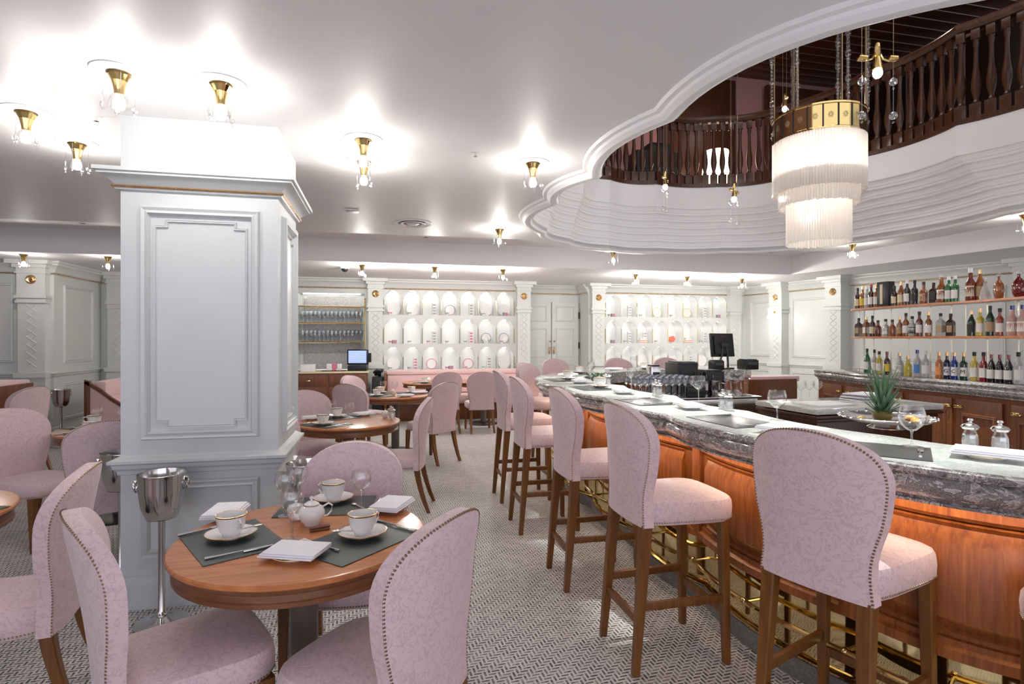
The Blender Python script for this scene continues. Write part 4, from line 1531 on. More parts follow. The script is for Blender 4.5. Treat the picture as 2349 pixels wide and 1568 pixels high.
for i, (dx, dy, c, lab) in enumerate([(.09, -.07, 'orange', 'orange slices at the right front of the tray'), (.04, -.12, 'orange', 'orange slices at the front of the tray'), (.13, -.01, 'orange', 'orange slices at the right of the tray'), (-.11, .03, 'yellow', 'yellow fruit wedge at the left of the tray')]):
    bm = B(); g = bmesh.ops.create_icosphere(bm, subdivisions=2, radius=.024)
    for v in g['verts']: v.co = Vector((v.co.x, v.co.y * .7, max(0, v.co.z) * .8))
    o = obj('fruit_slice', bm, c); o.location = (2.31 + dx, 2.20 + dy, zt + .002); o.rotation_euler = (0, 0, i * 1.1)
    tag(o, lab, 'fruit', 'fruit slices on the silver tray')

# things on the service counter and the station
ZS = .9135
for k, x in enumerate((3.88, 3.97, 4.06)):
    put('wine', x, 4.62, ZS, 0, ('left', 'middle', 'right')[k] + ' one of three wine glasses standing by the menus', 'wine glasses by the menus')
bm = B(); box(bm, (0, 0, .004), (.42, .30, .006), .12, bev=.001); box(bm, (.01, .005, .010), (.42, .30, .004), .05, bev=.001)
o = obj('menu_sheets', bm, 'white'); o.location = (3.84, 4.30, ZS); tag(o, 'white menu sheets lying by the three wine glasses', 'menu')
bm = B()
for i in range(5):
    box(bm, (.008 * i, .004 * i, .006 + .013 * i), (.34, .26, .010), .07 * i, bev=.002, mi=i % 2)
o = obj('folded_cloths', bm, ['linen', 'black']); o.location = (4.48, 4.50, ZS); tag(o, 'stack of white and black folded papers left of the pineapple', 'stack of papers')
ZW = .883
def jug(x, y, lab, h=.16):
    t = thing('glass_jug', lab, 'jug', (x, y, ZW), -.5)
    bm = B(); lathe(bm, [(0, .004), (.045, 0), (.052, .03), (.056, h * .5), (.045, h * .85), (.05, h)], seg=20); obj('body', bm, 'crystal', t)
    bm = B(); tube(bm, [(.05, 0, h * .85), (.085, 0, h * .8), (.085, 0, h * .4), (.053, 0, h * .3)], .006, 6); obj('handle', bm, 'crystal', t)
jug(3.55, 5.50, 'left clear glass jug on the station'); jug(3.68, 5.48, 'middle clear glass jug on the station', .17); jug(3.82, 5.50, 'right clear glass jug with handle on station')
for i in range(9):
    for j in range(4):
        put('tiny', 2.62 + i * .075, 5.45 + j * .11, ZW, 0, f"clear glass, {ordn(i)} from left in the {ordn(j)} row of the bar station", 'clear glasses at the station')
def machine(name, x, y, z, s, lab, cat, m='black', extra=None):
    t = thing(name, lab, cat, (x, y, z))
    bm = B(); box(bm, (0, 0, s[2] / 2), s, bev=.012); obj('body', bm, m, t)
    bm = B(); box(bm, (0, -s[1] / 2 - .004, s[2] * .62), (s[0] * .7, .008, s[2] * .3), bev=.002); obj('front_panel', bm, 'dark', t)
    bm = B(); box(bm, (0, 0, s[2] + .006), (s[0] * .85, s[1] * .8, .012), bev=.004); obj('top_plate', bm, 'dark', t)
    return t
machine('coffee_grinder', 3.42, 6.02, ZW, (.26, .3, .34), 'tall black coffee machine in the middle of the station', 'coffee machine')
machine('receipt_printer', 3.26, 5.50, ZW, (.22, .16, .10), 'flat black receipt printer at station front', 'printer')
machine('ice_crusher', 3.75, 5.98, ZW, (.24, .28, .24), 'second black machine right of the coffee machine', 'appliance')
machine('steel_blender', 3.08, 6.05, ZW, (.12, .14, .30), 'steel canister left of the black coffee machine', 'canister', 'steel')
# black bottles clustered at the machines
# bar POS terminal
t = thing('till_monitor', 'black till monitor seen from behind on the far counter', 'monitor', (4.55, 6.93, ZB), .18)
bm = B(); box(bm, (0, 0, .33), (.40, .03, .32), bev=.006); g0 = box(bm, (0, -.024, .33), (.32, .03, .25), bev=.012)
for v in bm.verts:
    v.co.y += (v.co.z - .33) * .12
obj('screen_housing', bm, 'black', t)
bm = B()
for sx in (-1, 1):
    tube(bm, [(sx * .03, -.04, .33), (sx * .05, -.055, .2), (sx * .085, -.03, .02)], .013, 6)
box(bm, (0, -.05, .33), (.12, .03, .05), bev=.004)
obj('stand', bm, 'dark', t)
bm = B(); box(bm, (0, 0, .012), (.26, .2, .024), bev=.006); obj('base', bm, 'black', t)
machine('card_printer', 4.86, 6.80, ZB, (.2, .2, .13), 'black printer box beneath the till monitor right side', 'printer')
machine('cash_box', 4.38, 6.80, ZB, (.16, .14, .12), 'small black box left of the till monitor stand', 'box')
# menus leaning on far counter
bm = B()
for i in range(4):
    box(bm, (.01 * i, 0, .008 + .014 * i), (.36 - .03 * i, .26, .008), .1 * i, bev=.002, mi=i % 2)
for v in bm.verts: v.co.z += (v.co.x + .18) * .16
o = obj('menu_stack', bm, ['cabinet', 'white']); o.location = (4.0, 7.05, ZB); tag(o, 'tilted stack of brown menus on the far counter', 'menus')
# ice bowl / herb bowl at the far left of the island
t = thing('herb_bowl', 'dark bowl of green garnish at the far left of bar', 'bowl', (2.29, 5.85, .945))
bm = B(); lathe(bm, [(0, 0), (.06, .0), (.11, .07), (.13, .14), (.125, .14), (.10, .075), (0, .01)], seg=30); obj('bowl', bm, 'steel', t)
bm = B()
for k in range(60):
    a = random.random() * 6.28; r_ = .10 * random.random() ** .5
    p = Vector((r_ * math.cos(a), r_ * math.sin(a), .11 + .05 * random.random()))
    d = Vector((random.uniform(-1, 1), random.uniform(-1, 1), random.uniform(.2, 1))).normalized() * .045
    s_ = d.cross(Vector((0, 0, 1))).normalized() * .014
    bm.faces.new([bm.verts.new(p), bm.verts.new(p + d * .5 + s_), bm.verts.new(p + d), bm.verts.new(p + d * .5 - s_)])
obj('garnish', bm, 'leaf', t)
t['label'] = 'steel bowl of green garnish inside far left of island'
bm = B(); box(bm, (0, 0, .47), (.27, .5, .94), bev=.01)
o = obj('ice_well', bm, 'dark'); o.location = (2.26, 5.85, 0); tag(o, 'dark ice well unit inside the island carrying the garnish bowl', 'bar unit')
o.scale = (1, 1, 1)
bm = B(); g = bmesh.ops.create_icosphere(bm, subdivisions=2, radius=.028)
o = obj('lemon', bm, plain('lemon_skin', (.8, .85, .05), .4)); o.location = (2.36, 5.64, .972); tag(o, 'bright yellow-green lemon beside the garnish bowl', 'lemon')

# ================================================================== BOTTLES
GL = {}
def gm(c, rough=.06):
    if c not in GL:
        m, nt, b = base('bottle_glass', c, rough, **{'Coat_Weight': .6, 'Specular_IOR_Level': .6})
        n = noise(nt, coords(nt), 9, 2)
        nt.links.new(ramp(nt, n, [(.3, tuple(x * .75 for x in c)), (.7, c)]), b.inputs['Base Color'])
        GL[c] = m
    return GL[c]
AM, DA, GR, CL, RD, BK_, BL, YE, OR, NV, DG, PK = (.30, .10, .025), (.055, .018, .010), (.02, .16, .04), (.50, .50, .47), (.30, .01, .02), (.008, .008, .009), (.01, .04, .28), (.62, .50, .06), (.55, .18, .04), (.008, .014, .05), (.008, .05, .02), (.65, .40, .36)
COLN = {AM: 'amber', DA: 'dark brown', GR: 'green', CL: 'clear', RD: 'red', BK_: 'black', BL: 'blue', YE: 'yellow', OR: 'orange', NV: 'navy', DG: 'dark green', PK: 'rose'}
LB = {'w': (.80, .78, .74), 'c': (.72, .62, .40), 'k': (.03, .03, .03), 'y': (.78, .58, .05), 'b': (.10, .25, .60), 'o': (.85, .33, .12), 't': (.45, .32, .18)}
LBN = {'w': 'white', 'c': 'cream', 'k': 'black', 'y': 'yellow', 'b': 'blue', 'o': 'orange', 't': 'tan'}
lm = {k: plain('paper_label', v, .6) for k, v in LB.items()}
def bottle(x, y, z, shape, col, lab, cap, h, label, group, text=None):
    r = {'std': .036, 'slim': .030, 'squat': .044, 'wine': .040, 'sq': .038, 'flask': .062, 'dec': .050}[shape] * (h / .30) ** .3
    t = thing('liquor_bottle' if shape != 'dec' else 'decanter', label, 'bottle', (x, y, z), random.uniform(-.3, .3), group)
    seg = 4 if shape == 'sq' else 18
    if shape in ('std', 'slim'):
        pf = [(0, .002), (r * .9, 0), (r, .006), (r, h * .56), (r * .92, h * .62), (r * .42, h * .72), (r * .36, h * .93), (r * .42, h * .94), (r * .42, h * .965), (0, h * .965)]
    elif shape == 'wine':
        pf = [(0, .002), (r * .9, 0), (r, .006), (r, h * .50), (r * .85, h * .60), (r * .45, h * .74), (r * .32, h * .80), (r * .32, h * .97), (0, h * .97)]
    elif shape == 'squat':
        pf = [(0, .002), (r * .95, 0), (r, .01), (r * 1.03, h * .40), (r * .95, h * .55), (r * .45, h * .68), (r * .38, h * .9), (0, h * .9)]
    elif shape == 'sq':
        pf = [(0, .0), (r * 1.3, 0), (r * 1.3, h * .60), (r * 1.1, h * .66), (r * .45, h * .74), (r * .4, h * .94), (0, h * .94)]
    elif shape == 'flask':
        pf = [(0, 0), (r * .55, 0), (r * .85, h * .10), (r, h * .30), (r * .85, h * .52), (r * .45, h * .64), (r * .22, h * .70), (r * .22, h * .82), (0, h * .82)]
    else:
        pf = [(0, 0), (r, 0), (r * 1.05, h * .12), (r * .8, h * .38), (r * .35, h * .60), (r * .28, h * .72), (r * .5, h * .76), (0, h * .76)]
    bm = B(); lathe(bm, pf, seg=seg)
    if shape == 'sq':
        for v in bm.verts:
            v.co = Matrix.Rotation(PI / 4, 3, 'Z') @ v.co
    if shape == 'flask':
        for v in bm.verts: v.co.x *= .55
    obj('body', bm, gm(col), t, .5)
    bm = B()
    top = pf[-1][1]
    if shape in ('flask', 'dec'):
        ball(bm, (0, 0, h * .86), r * .34, 2)
        obj('stopper', bm, 'crystal' if cap == 'x' else 'silver', t)
    else:
        rr = pf[-2][0] * 1.12
        lathe(bm, [(rr, h * .86), (rr, h * 1.0), (0, h * 1.0)], seg=12)
        obj('cap', bm, {'k': 'black', 'g': 'gold', 'w': 'white', 'r': gm(RD), 'b': gm(BL), 's': 'silver', 'x': 'crystal'}[cap], t)
    if lab:
        bm = B()
        rl = r * 1.015
        if shape == 'sq':
            box(bm, (-r * .93, 0, h * .32), (.003, r * 1.4, h * .30)); box(bm, (0, -r * .93, h * .32), (r * 1.4, .003, h * .30))
        elif shape == 'flask':
            box(bm, (-r * .56, 0, h * .30), (.003, r * .6, h * .2), bev=.001)
        else:
            ks = range(-4, 5)
            for i in list(ks)[:-1]:
                a0, a1 = PI * 1.12 + i * .26, PI * 1.12 + (i + 1) * .26
                z0, z1 = h * .14, h * .46
                bm.faces.new([bm.verts.new((rl * math.cos(a), rl * math.sin(a), zz_)) for a, zz_ in ((a0, z0), (a1, z0), (a1, z1), (a0, z1))])
        lo = obj('label', bm, lm[lab], t)
        if text:
            cu = bpy.data.curves.new('lettering', 'FONT')
            cu.body = text; cu.size = .055; cu.align_x = 'CENTER'; cu.align_y = 'CENTER'; cu.extrude = .0004
            cu.materials.append(M['black'])
            tmp = bpy.data.objects.new('lettering', cu); COL.objects.link(tmp)
            me_ = bpy.data.meshes.new_from_object(tmp.evaluated_get(bpy.context.evaluated_depsgraph_get()))
            bpy.data.objects.remove(tmp)
            to = bpy.data.objects.new('lettering', me_); COL.objects.link(to); to.parent = t
            to.location = (-rl - .0012, 0, h * .30); to.rotation_euler = (PI / 2, 0, -PI / 2)
            t.rotation_euler = (0, 0, math.radians(25))
    return t

topp = [(6.05, 6.19), (6.04, 6.1), (6.02, 6.01), (6.0, 5.93), (5.99, 5.84), None, (5.96, 5.56), (5.96, 5.47), (5.95, 5.385), (5.95, 5.29), (5.95, 5.18), (5.95, 5.06), (5.95, 4.97), (5.95, 4.89), (5.94, 4.81), (5.94, 4.65), (5.99, 4.59), (5.92, 4.49), (5.9, 4.33), (5.87, 4.13)]
tops = [('std', DA, 'c', 'k', .27), ('std', AM, 'y', 'g', .28), ('std', CL, 'w', 'w', .28), ('std', DA, 'w', 'r', .29), ('std', AM, 'w', 'g', .28), None, ('std', DA, 'c', 'k', .24), ('wine', AM, 'c', 'g', .28), ('std', DA, 'w', 'w', .29), ('std', BK_, 'k', 'k', .28),
        ('squat', AM, 't', 'k', .25), ('sq', DA, 'k', 'k', .23), ('squat', AM, 'w', 'x', .31), ('std', GR, 'w', 'w', .28), ('std', GR, 'w', 'w', .28), ('squat', (.16, .03, .015), 'c', 'w', .34), ('wine', AM, 't', 'g', .32), ('dec', CL, None, 'x', .24), ('flask', AM, None, 'x', .27), ('flask', (.16, .01, .01), None, 'x', .27)]
midp = [(6.05, 6.17), (6.02, 6.02), (6.0, 5.91), (5.98, 5.81), (5.96, 5.68), (5.96, 5.59), (5.96, 5.49), (5.95, 5.40), (5.95, 5.32), (5.95, 5.23), (5.95, 5.12), (5.95, 4.98), (5.94, 4.86), (5.94, 4.64), (5.93, 4.545), (5.92, 4.44), (5.9, 4.335), (5.89, 4.215), (5.87, 4.11)]
mids = [('sq', DA, 't', 'k', .24), ('sq', AM, 'w', 'g', .25), ('std', DA, 'c', 'k', .26), ('squat', (.16, .03, .015), None, 'k', .20), ('squat', CL, 'w', 'k', .21), ('squat', AM, None, 'k', .20), ('std', AM, 't', 'g', .23), ('std', AM, 'w', 'k', .27), ('squat', CL, 'k', 'k', .23), ('std', (.16, .03, .015), 'w', 'k', .28), ('std', AM, 'w', 'g', .27),
        ('sq', CL, 't', 'k', .25), ('sq', DA, 't', 'k', .24), ('wine', DG, 'k', 'g', .26), ('std', YE, 'w', 't', .28), ('wine', DG, 't', 'k', .30), ('std', (.35, .07, .04), 'w', 'k', .27), ('squat', PK, 'w', 'b', .29), ('squat', PK, 'w', 'b', .29)]
botp = [(6.08, 6.07), (6.06, 5.94), (6.04, 5.85), (6.01, 5.71), (6.01, 5.54), (6.0, 5.42), (6.0, 5.3), (6.0, 5.20), (6.0, 5.04), (6.0, 4.95), (5.99, 4.86), (5.99, 4.76), (5.99, 4.65), (5.98, 4.55), (5.97, 4.465), (5.96, 4.38), (5.95, 4.29), (5.93, 4.19)]
bots = [('wine', GR, 'w', 'k', .31), ('slim', CL, 'w', 'k', .30), ('std', YE, 'w', 'k', .28), ('std', DA, 'y', 'r', .28), ('squat', CL, 'w', 'g', .27), ('squat', YE, None, 'g', .23), ('std', CL, 'b', 'b', .31), ('std', CL, 'w', 'w', .30), ('std', OR, 'o', 'g', .29), ('std', NV, 'w', 'g', .29), ('std', BL, 'w', 'g', .29), ('std', DG, 'w', 'g', .29),
        ('std', YE, 'w', 'k', .30), ('std', RD, 'w', 'k', .30), ('wine', BK_, 'w', 'r', .28), ('wine', BK_, 'w', 'r', .28), ('wine', BK_, 'w', 'r', .28), ('std', CL, 'w', 'k', .31)]
# the three letters seen on labels of the blue row
for row, ps, ss, z in (('top shelf', topp, tops, 1.887), ('middle shelf', midp, mids, 1.526), ('marble counter below', botp, bots, 1.061)):
    for i, (p_, s_) in enumerate(zip(ps, ss)):
        if not p_: continue
        sh, c_, lb, cp, h = s_
        if cp == 't': cp = 'g'
        cn = COLN.get(c_, 'reddish brown')
        lab = ' '.join([cn, {'flask': 'round flask bottle', 'dec': 'glass decanter', 'squat': 'squat bottle', 'sq': 'square bottle'}.get(sh, 'bottle')] + ([LBN[lb], 'label'] if lb else []))
        lab = f"{ordn(i)} bottle from left on {row}, {cn}" + (f" with {LBN[lb]} label" if lb else ' without label')
        txt = {9: 'G', 10: 'C', 11: 'M'}.get(i) if row[0:6] == 'marble' else None
        bottle(p_[0] - (.02 if sh == 'flask' else 0), p_[1], z, sh, c_, lb, cp, h, lab, 'liquor bottles on the ' + row, txt)
t = thing('gift_box', 'black presentation box with gold stripe among bottles on top shelf', 'box', (5.97, 5.69, 1.887), .1)
bm = B(); box(bm, (0, 0, .15), (.10, .15, .30), bev=.002); obj('body', bm, 'black', t)
bm = B(); box(bm, (-.051, .02, .15), (.003, .035, .24), bev=.001); obj('stripe', bm, lm['c'], t)
# dark bottle group by the coffee machines
for k in range(5):
    bottle(3.36 + .07 * k, 5.72 + .02 * (k % 2), ZW, 'std', BK_, 'w' if k % 2 else None, 'k', .24, f"{ordn(k)} dark bottle from the left at the coffee machine", 'dark bottles at the coffee machine')

# ================================================================== SIDEBOARD, TILL, SHELVES
t = thing('sideboard', 'wooden drawer sideboard with brass cup pulls below the glass shelves', 'sideboard', (-.93, 10.85, 0))
bm = B(); box(bm, (0, 0, .44), (1.36, .60, .88), bev=.004); obj('body', bm, 'cabinet', t)
bm = B(); box(bm, (0, 0, .895), (1.42, .64, .03), bev=.006); obj('top', bm, lm['c'], t)
for zc, hgt in ((.76, .20), (.53, .20), (.27, .26)):
    for sx in (-1, 1):
        bm = B(); box(bm, (sx * .33, -.305, zc), (.62, .02, hgt), bev=.005)
        d = obj('drawer', bm, 'cabinet', t)
        bm = B(); lathe(bm, [(.045, -.012), (.042, .004), (.02, .014), (0, .016)], (sx * .33 + (0.02 if zc < .7 else 0), -.32, zc), 14)
        obj('cup_pull', bm, 'brass', d)
zt = .9105
t = thing('till_screen', 'till with a lit blue screen on the wooden sideboard', 'till', (-.42, 10.72, zt), -.12)
bm = B(); box(bm, (0, .03, .05), (.34, .26, .10), bev=.02); obj('base', bm, 'black', t)
bm = B(); box(bm, (0, 0, .25), (.38, .04, .28), bev=.012); box(bm, (.215, 0, .24), (.05, .03, .17), bev=.006); h_ = obj('housing', bm, 'black', t)
bm = B(); box(bm, (-.005, -.0215, .255), (.32, .002, .225)); sc_ = obj('screen', bm, 'screen', t)
bm = B()
for r_ in range(6):
    box(bm, (-.09, -.0232, .335 - r_ * .03), (.12 - .01 * (r_ % 3), .001, .008)); box(bm, (.07, -.0232, .335 - r_ * .03), (.13 - .02 * (r_ % 2), .001, .008))
obj('screen_rows', bm, 'white', t)
for nm, x, s_, m_, lab, cat in [('napkin_box', -1.28, (.24, .2, .13), 'white', 'white box at the left end of the sideboard', 'box'), ('card_holder', -.92, (.09, .07, .12), 'white', 'small white card holder on sideboard tray', 'card holder'),
                        ('pink_card', -.83, (.06, .05, .12), 'pinkprint', 'small pink card between two white ones on sideboard', 'card'), ('tea_tin', -.74, (.08, .07, .12), 'china', 'pale tin right of the pink card on sideboard', 'tin')]:
    bm = B(); box(bm, (0, 0, s_[2] / 2), s_, bev=.006); o = obj(nm, bm, m_); o.location = (x, 10.72, zt + (.012 if x > -1 else 0)); tag(o, lab, cat)
bm = B(); box(bm, (0, 0, .005), (.42, .22, .01), bev=.003); o = obj('serving_tray', bm, 'cabinet'); o.location = (-.84, 10.72, zt); tag(o, 'brown tray under the cards on the sideboard', 'tray')
put('plate', -1.30, 10.98, zt, 0, 'white plate at the back of the sideboard', 'side plates')
t = thing('glass_shelves', 'brass-edged glass shelves packed with glasses above the sideboard', 'shelf unit', (0, 0, 0))
for z in (1.43, 1.79, 2.10):
    bm = B(); box(bm, (-.92, 11.32, z), (1.16, .34, .010), bev=.002); sh = obj('shelf', bm, 'glass', t)
    bm = B(); tube(bm, [(-1.52, 11.13, z), (-.30, 11.13, z)], .012, 8); box(bm, (-.92, 11.145, z - .004), (1.2, .02, .02)); obj('edge_rail', bm, 'brass', sh)
for x in (-.30, -1.52):
    bm = B(); tube(bm, [(x, 11.12, .93), (x, 11.12, 2.24)], .013, 10); ball(bm, (x, 11.12, 2.25), .018); obj('post', bm, 'brass', t)
for z, lab in ((1.436, 'lower'), (1.796, 'upper')):
    for i in range(15):
        for j in range(3):
            put('tiny', -1.44 + i * .075, 11.22 + j * .1, z, 0, f"clear glass, {ordn(i)} from left in the {('front', 'middle', 'back')[j]} row, {lab} brass-edged shelf", f'glasses packed on the {lab} glass shelf')
# black machine / bag beside sideboard
t = thing('black_grinder', 'black appliance standing right of the sideboard', 'appliance', (-.06, 10.75, 0))
bm = B(); box(bm, (0, 0, .40), (.22, .3, .80), bev=.03); obj('cabinet_base', bm, 'black', t)
bm = B()
for k in range(14):
    a = random.random() * 6.28; r_ = .08 * random.random()
    ball(bm, (r_ * math.cos(a), r_ * math.sin(a), .82 + .09 * random.random()), .035, 1)
obj('gathered_top', bm, 'black', t)

# banquettes
t = thing('wall_banquette', 'long pink banquette along the back wall below the left niches', 'banquette', (1.55, 10.85, 0))
bm = B(); box(bm, (0, .12, .66), (2.9, .16, .40), bev=.04); box(bm, (0, .11, .86), (2.92, .20, .09), bev=.042); obj('backrest', bm, 'fabricplain', t)
bm = B(); box(bm, (0, -.20, .38), (2.9, .50, .16), bev=.05); obj('seat', bm, 'fabricplain', t)
bm = B(); box(bm, (0, -.12, .15), (2.86, .55, .30), bev=.01); obj('base', bm, 'cabinet', t)
bm = B(); box(bm, (-1.48, -.12, .44), (.05, .62, .88), bev=.01); obj('end_panel', bm, 'cabinet', t)
t = thing('wooden_armed_sofa', 'pink channelled sofa with curved wooden arm left of the pillar', 'sofa', (-3.35, 9.6, 0))
bm = B()
for i in range(2):
    box(bm, (-.42 + .05 * (1 - i), 0, .58 + .22 * i), (.16, 1.5, .23), bev=.05)
obj('backrest', bm, 'fabricplain', t)
bm = B(); box(bm, (.02, 0, .40), (.75, 1.5, .16), bev=.05); obj('seat', bm, 'fabricplain', t)
for sy in (-1, 1):
    bm = B()
    arc = [(-.58, .94)] + [(-.50 + .92 * u, .94 - .52 * math.sin(u * PI / 2) ** .8) for u in [k / 8 for k in range(1, 9)]]
    lo = [(x, z - .05) for x, z in arc]
    V1 = [bm.verts.new((x, sy * .78 - .025, z)) for x, z in arc + lo[::-1]]
    V2 = [bm.verts.new((v.co.x, sy * .78 + .025, v.co.z)) for v in V1]
    bm.faces.new(V1); bm.faces.new(V2[::-1])
    for i in range(len(V1)):
        j = (i + 1) % len(V1)
        bm.faces.new((V1[i], V1[j], V2[j], V2[i]))
    box(bm, (-.55, sy * .78, .46), (.07, .05, .92), bev=.006); box(bm, (0, sy * .78, .26), (1.05, .045, .07), bev=.006)
    obj('arm', bm, 'cabinet', t)
    bm = B()
    V1 = [bm.verts.new((x, sy * .78 - .012, z)) for x, z in [(-.55, .28)] + [(x, z - .03) for x, z in arc] + [(.42, .28)]]
    V2 = [bm.verts.new((v.co.x, sy * .78 + .012, v.co.z)) for v in V1]
    bm.faces.new(V1); bm.faces.new(V2[::-1])
    for i in range(len(V1)):
        j = (i + 1) % len(V1)
        bm.faces.new((V1[i], V1[j], V2[j], V2[i]))
    obj('side_panel', bm, 'fabricplain', t)
bm = B(); box(bm, (0, 0, .14), (1.1, 1.5, .28), bev=.01); obj('base', bm, 'cabinet', t)
t = thing('booth', 'dark wooden booth end with pink top at the far left', 'booth', (-4.50, 8.0, 0))
bm = B(); box(bm, (0, 0, .46), (.06, 1.4, .92), bev=.006); obj('end_panel', bm, 'cabinet', t)
bm = B(); box(bm, (-.20, 0, .93), (.40, 1.4, .07), bev=.03); obj('top_roll', bm, 'fabricplain', t)
bm = B(); box(bm, (-.45, 0, .22), (.7, 1.4, .44), bev=.04); obj('seat', bm, 'fabricplain', t)

# champagne buckets on stands
def bucket():
    t = thing('champagne_bucket_stand', 'x', 'ice bucket')
    bm = B(); lathe(bm, [(0, .555), (.075, .555), (.085, .565), (.108, .62), (.120, .70), (.122, .765), (.128, .79), (.124, .793), (.117, .765), (.103, .625), (0, .58)], seg=40); b_ = obj('bucket', bm, 'steel', t)
    for sx in (-1, 1):
        bm = B()
        ball(bm, (sx * .128, 0, .755), .016, 1)
        tube(bm, [(sx * (.135 + .006 * math.sin(a)), .024 * math.cos(a), .725 + .026 * math.sin(a)) for a in [2 * PI * k / 12 for k in range(12)]], .005, 6, closed=True)
        obj('ring_handle', bm, 'steel', b_)
    bm = B(); lathe(bm, [(.0, .02), (.024, .03), (.028, .05), (.018, .07), (.016, .40), (.018, .54), (.07, .556)], seg=20); obj('pole', bm, 'steel', t)
    bm = B(); lathe(bm, [(0, 0), (.13, 0), (.13, .008), (.06, .02), (.03, .04), (0, .045)], seg=36); obj('base', bm, 'steel', t)
    return remember(t)
bk = bucket()
for c_ in bk.children:
    if c_.name.startswith('bucket'):
        for q_ in [c_] + list(c_.children):
            q_.data.transform(Matrix.Scale(.9, 4, (1, 0, 0)) @ Matrix.Scale(.9, 4, (0, 1, 0)))
bk.location = (-1.13, 3.33, 0); bk['label'] = 'steel champagne bucket on a stand in front of the pillar'; bk['group'] = 'champagne buckets on stands'; bk.rotation_euler = (0, 0, .1)
dup(bk, (-1.585, 4.0, 0), .4, 'steel champagne bucket half hidden at the left side of the pillar', 'champagne buckets on stands')
dup(bk, (-.415, 3.42, 0), .9, 'steel champagne bucket on stand at the right side of the pillar', 'champagne buckets on stands')
dup(bk, (-4.35, 9.1, 0), .9, 'dark looking bucket stand at the foot of the left pilaster', 'champagne buckets on stands')

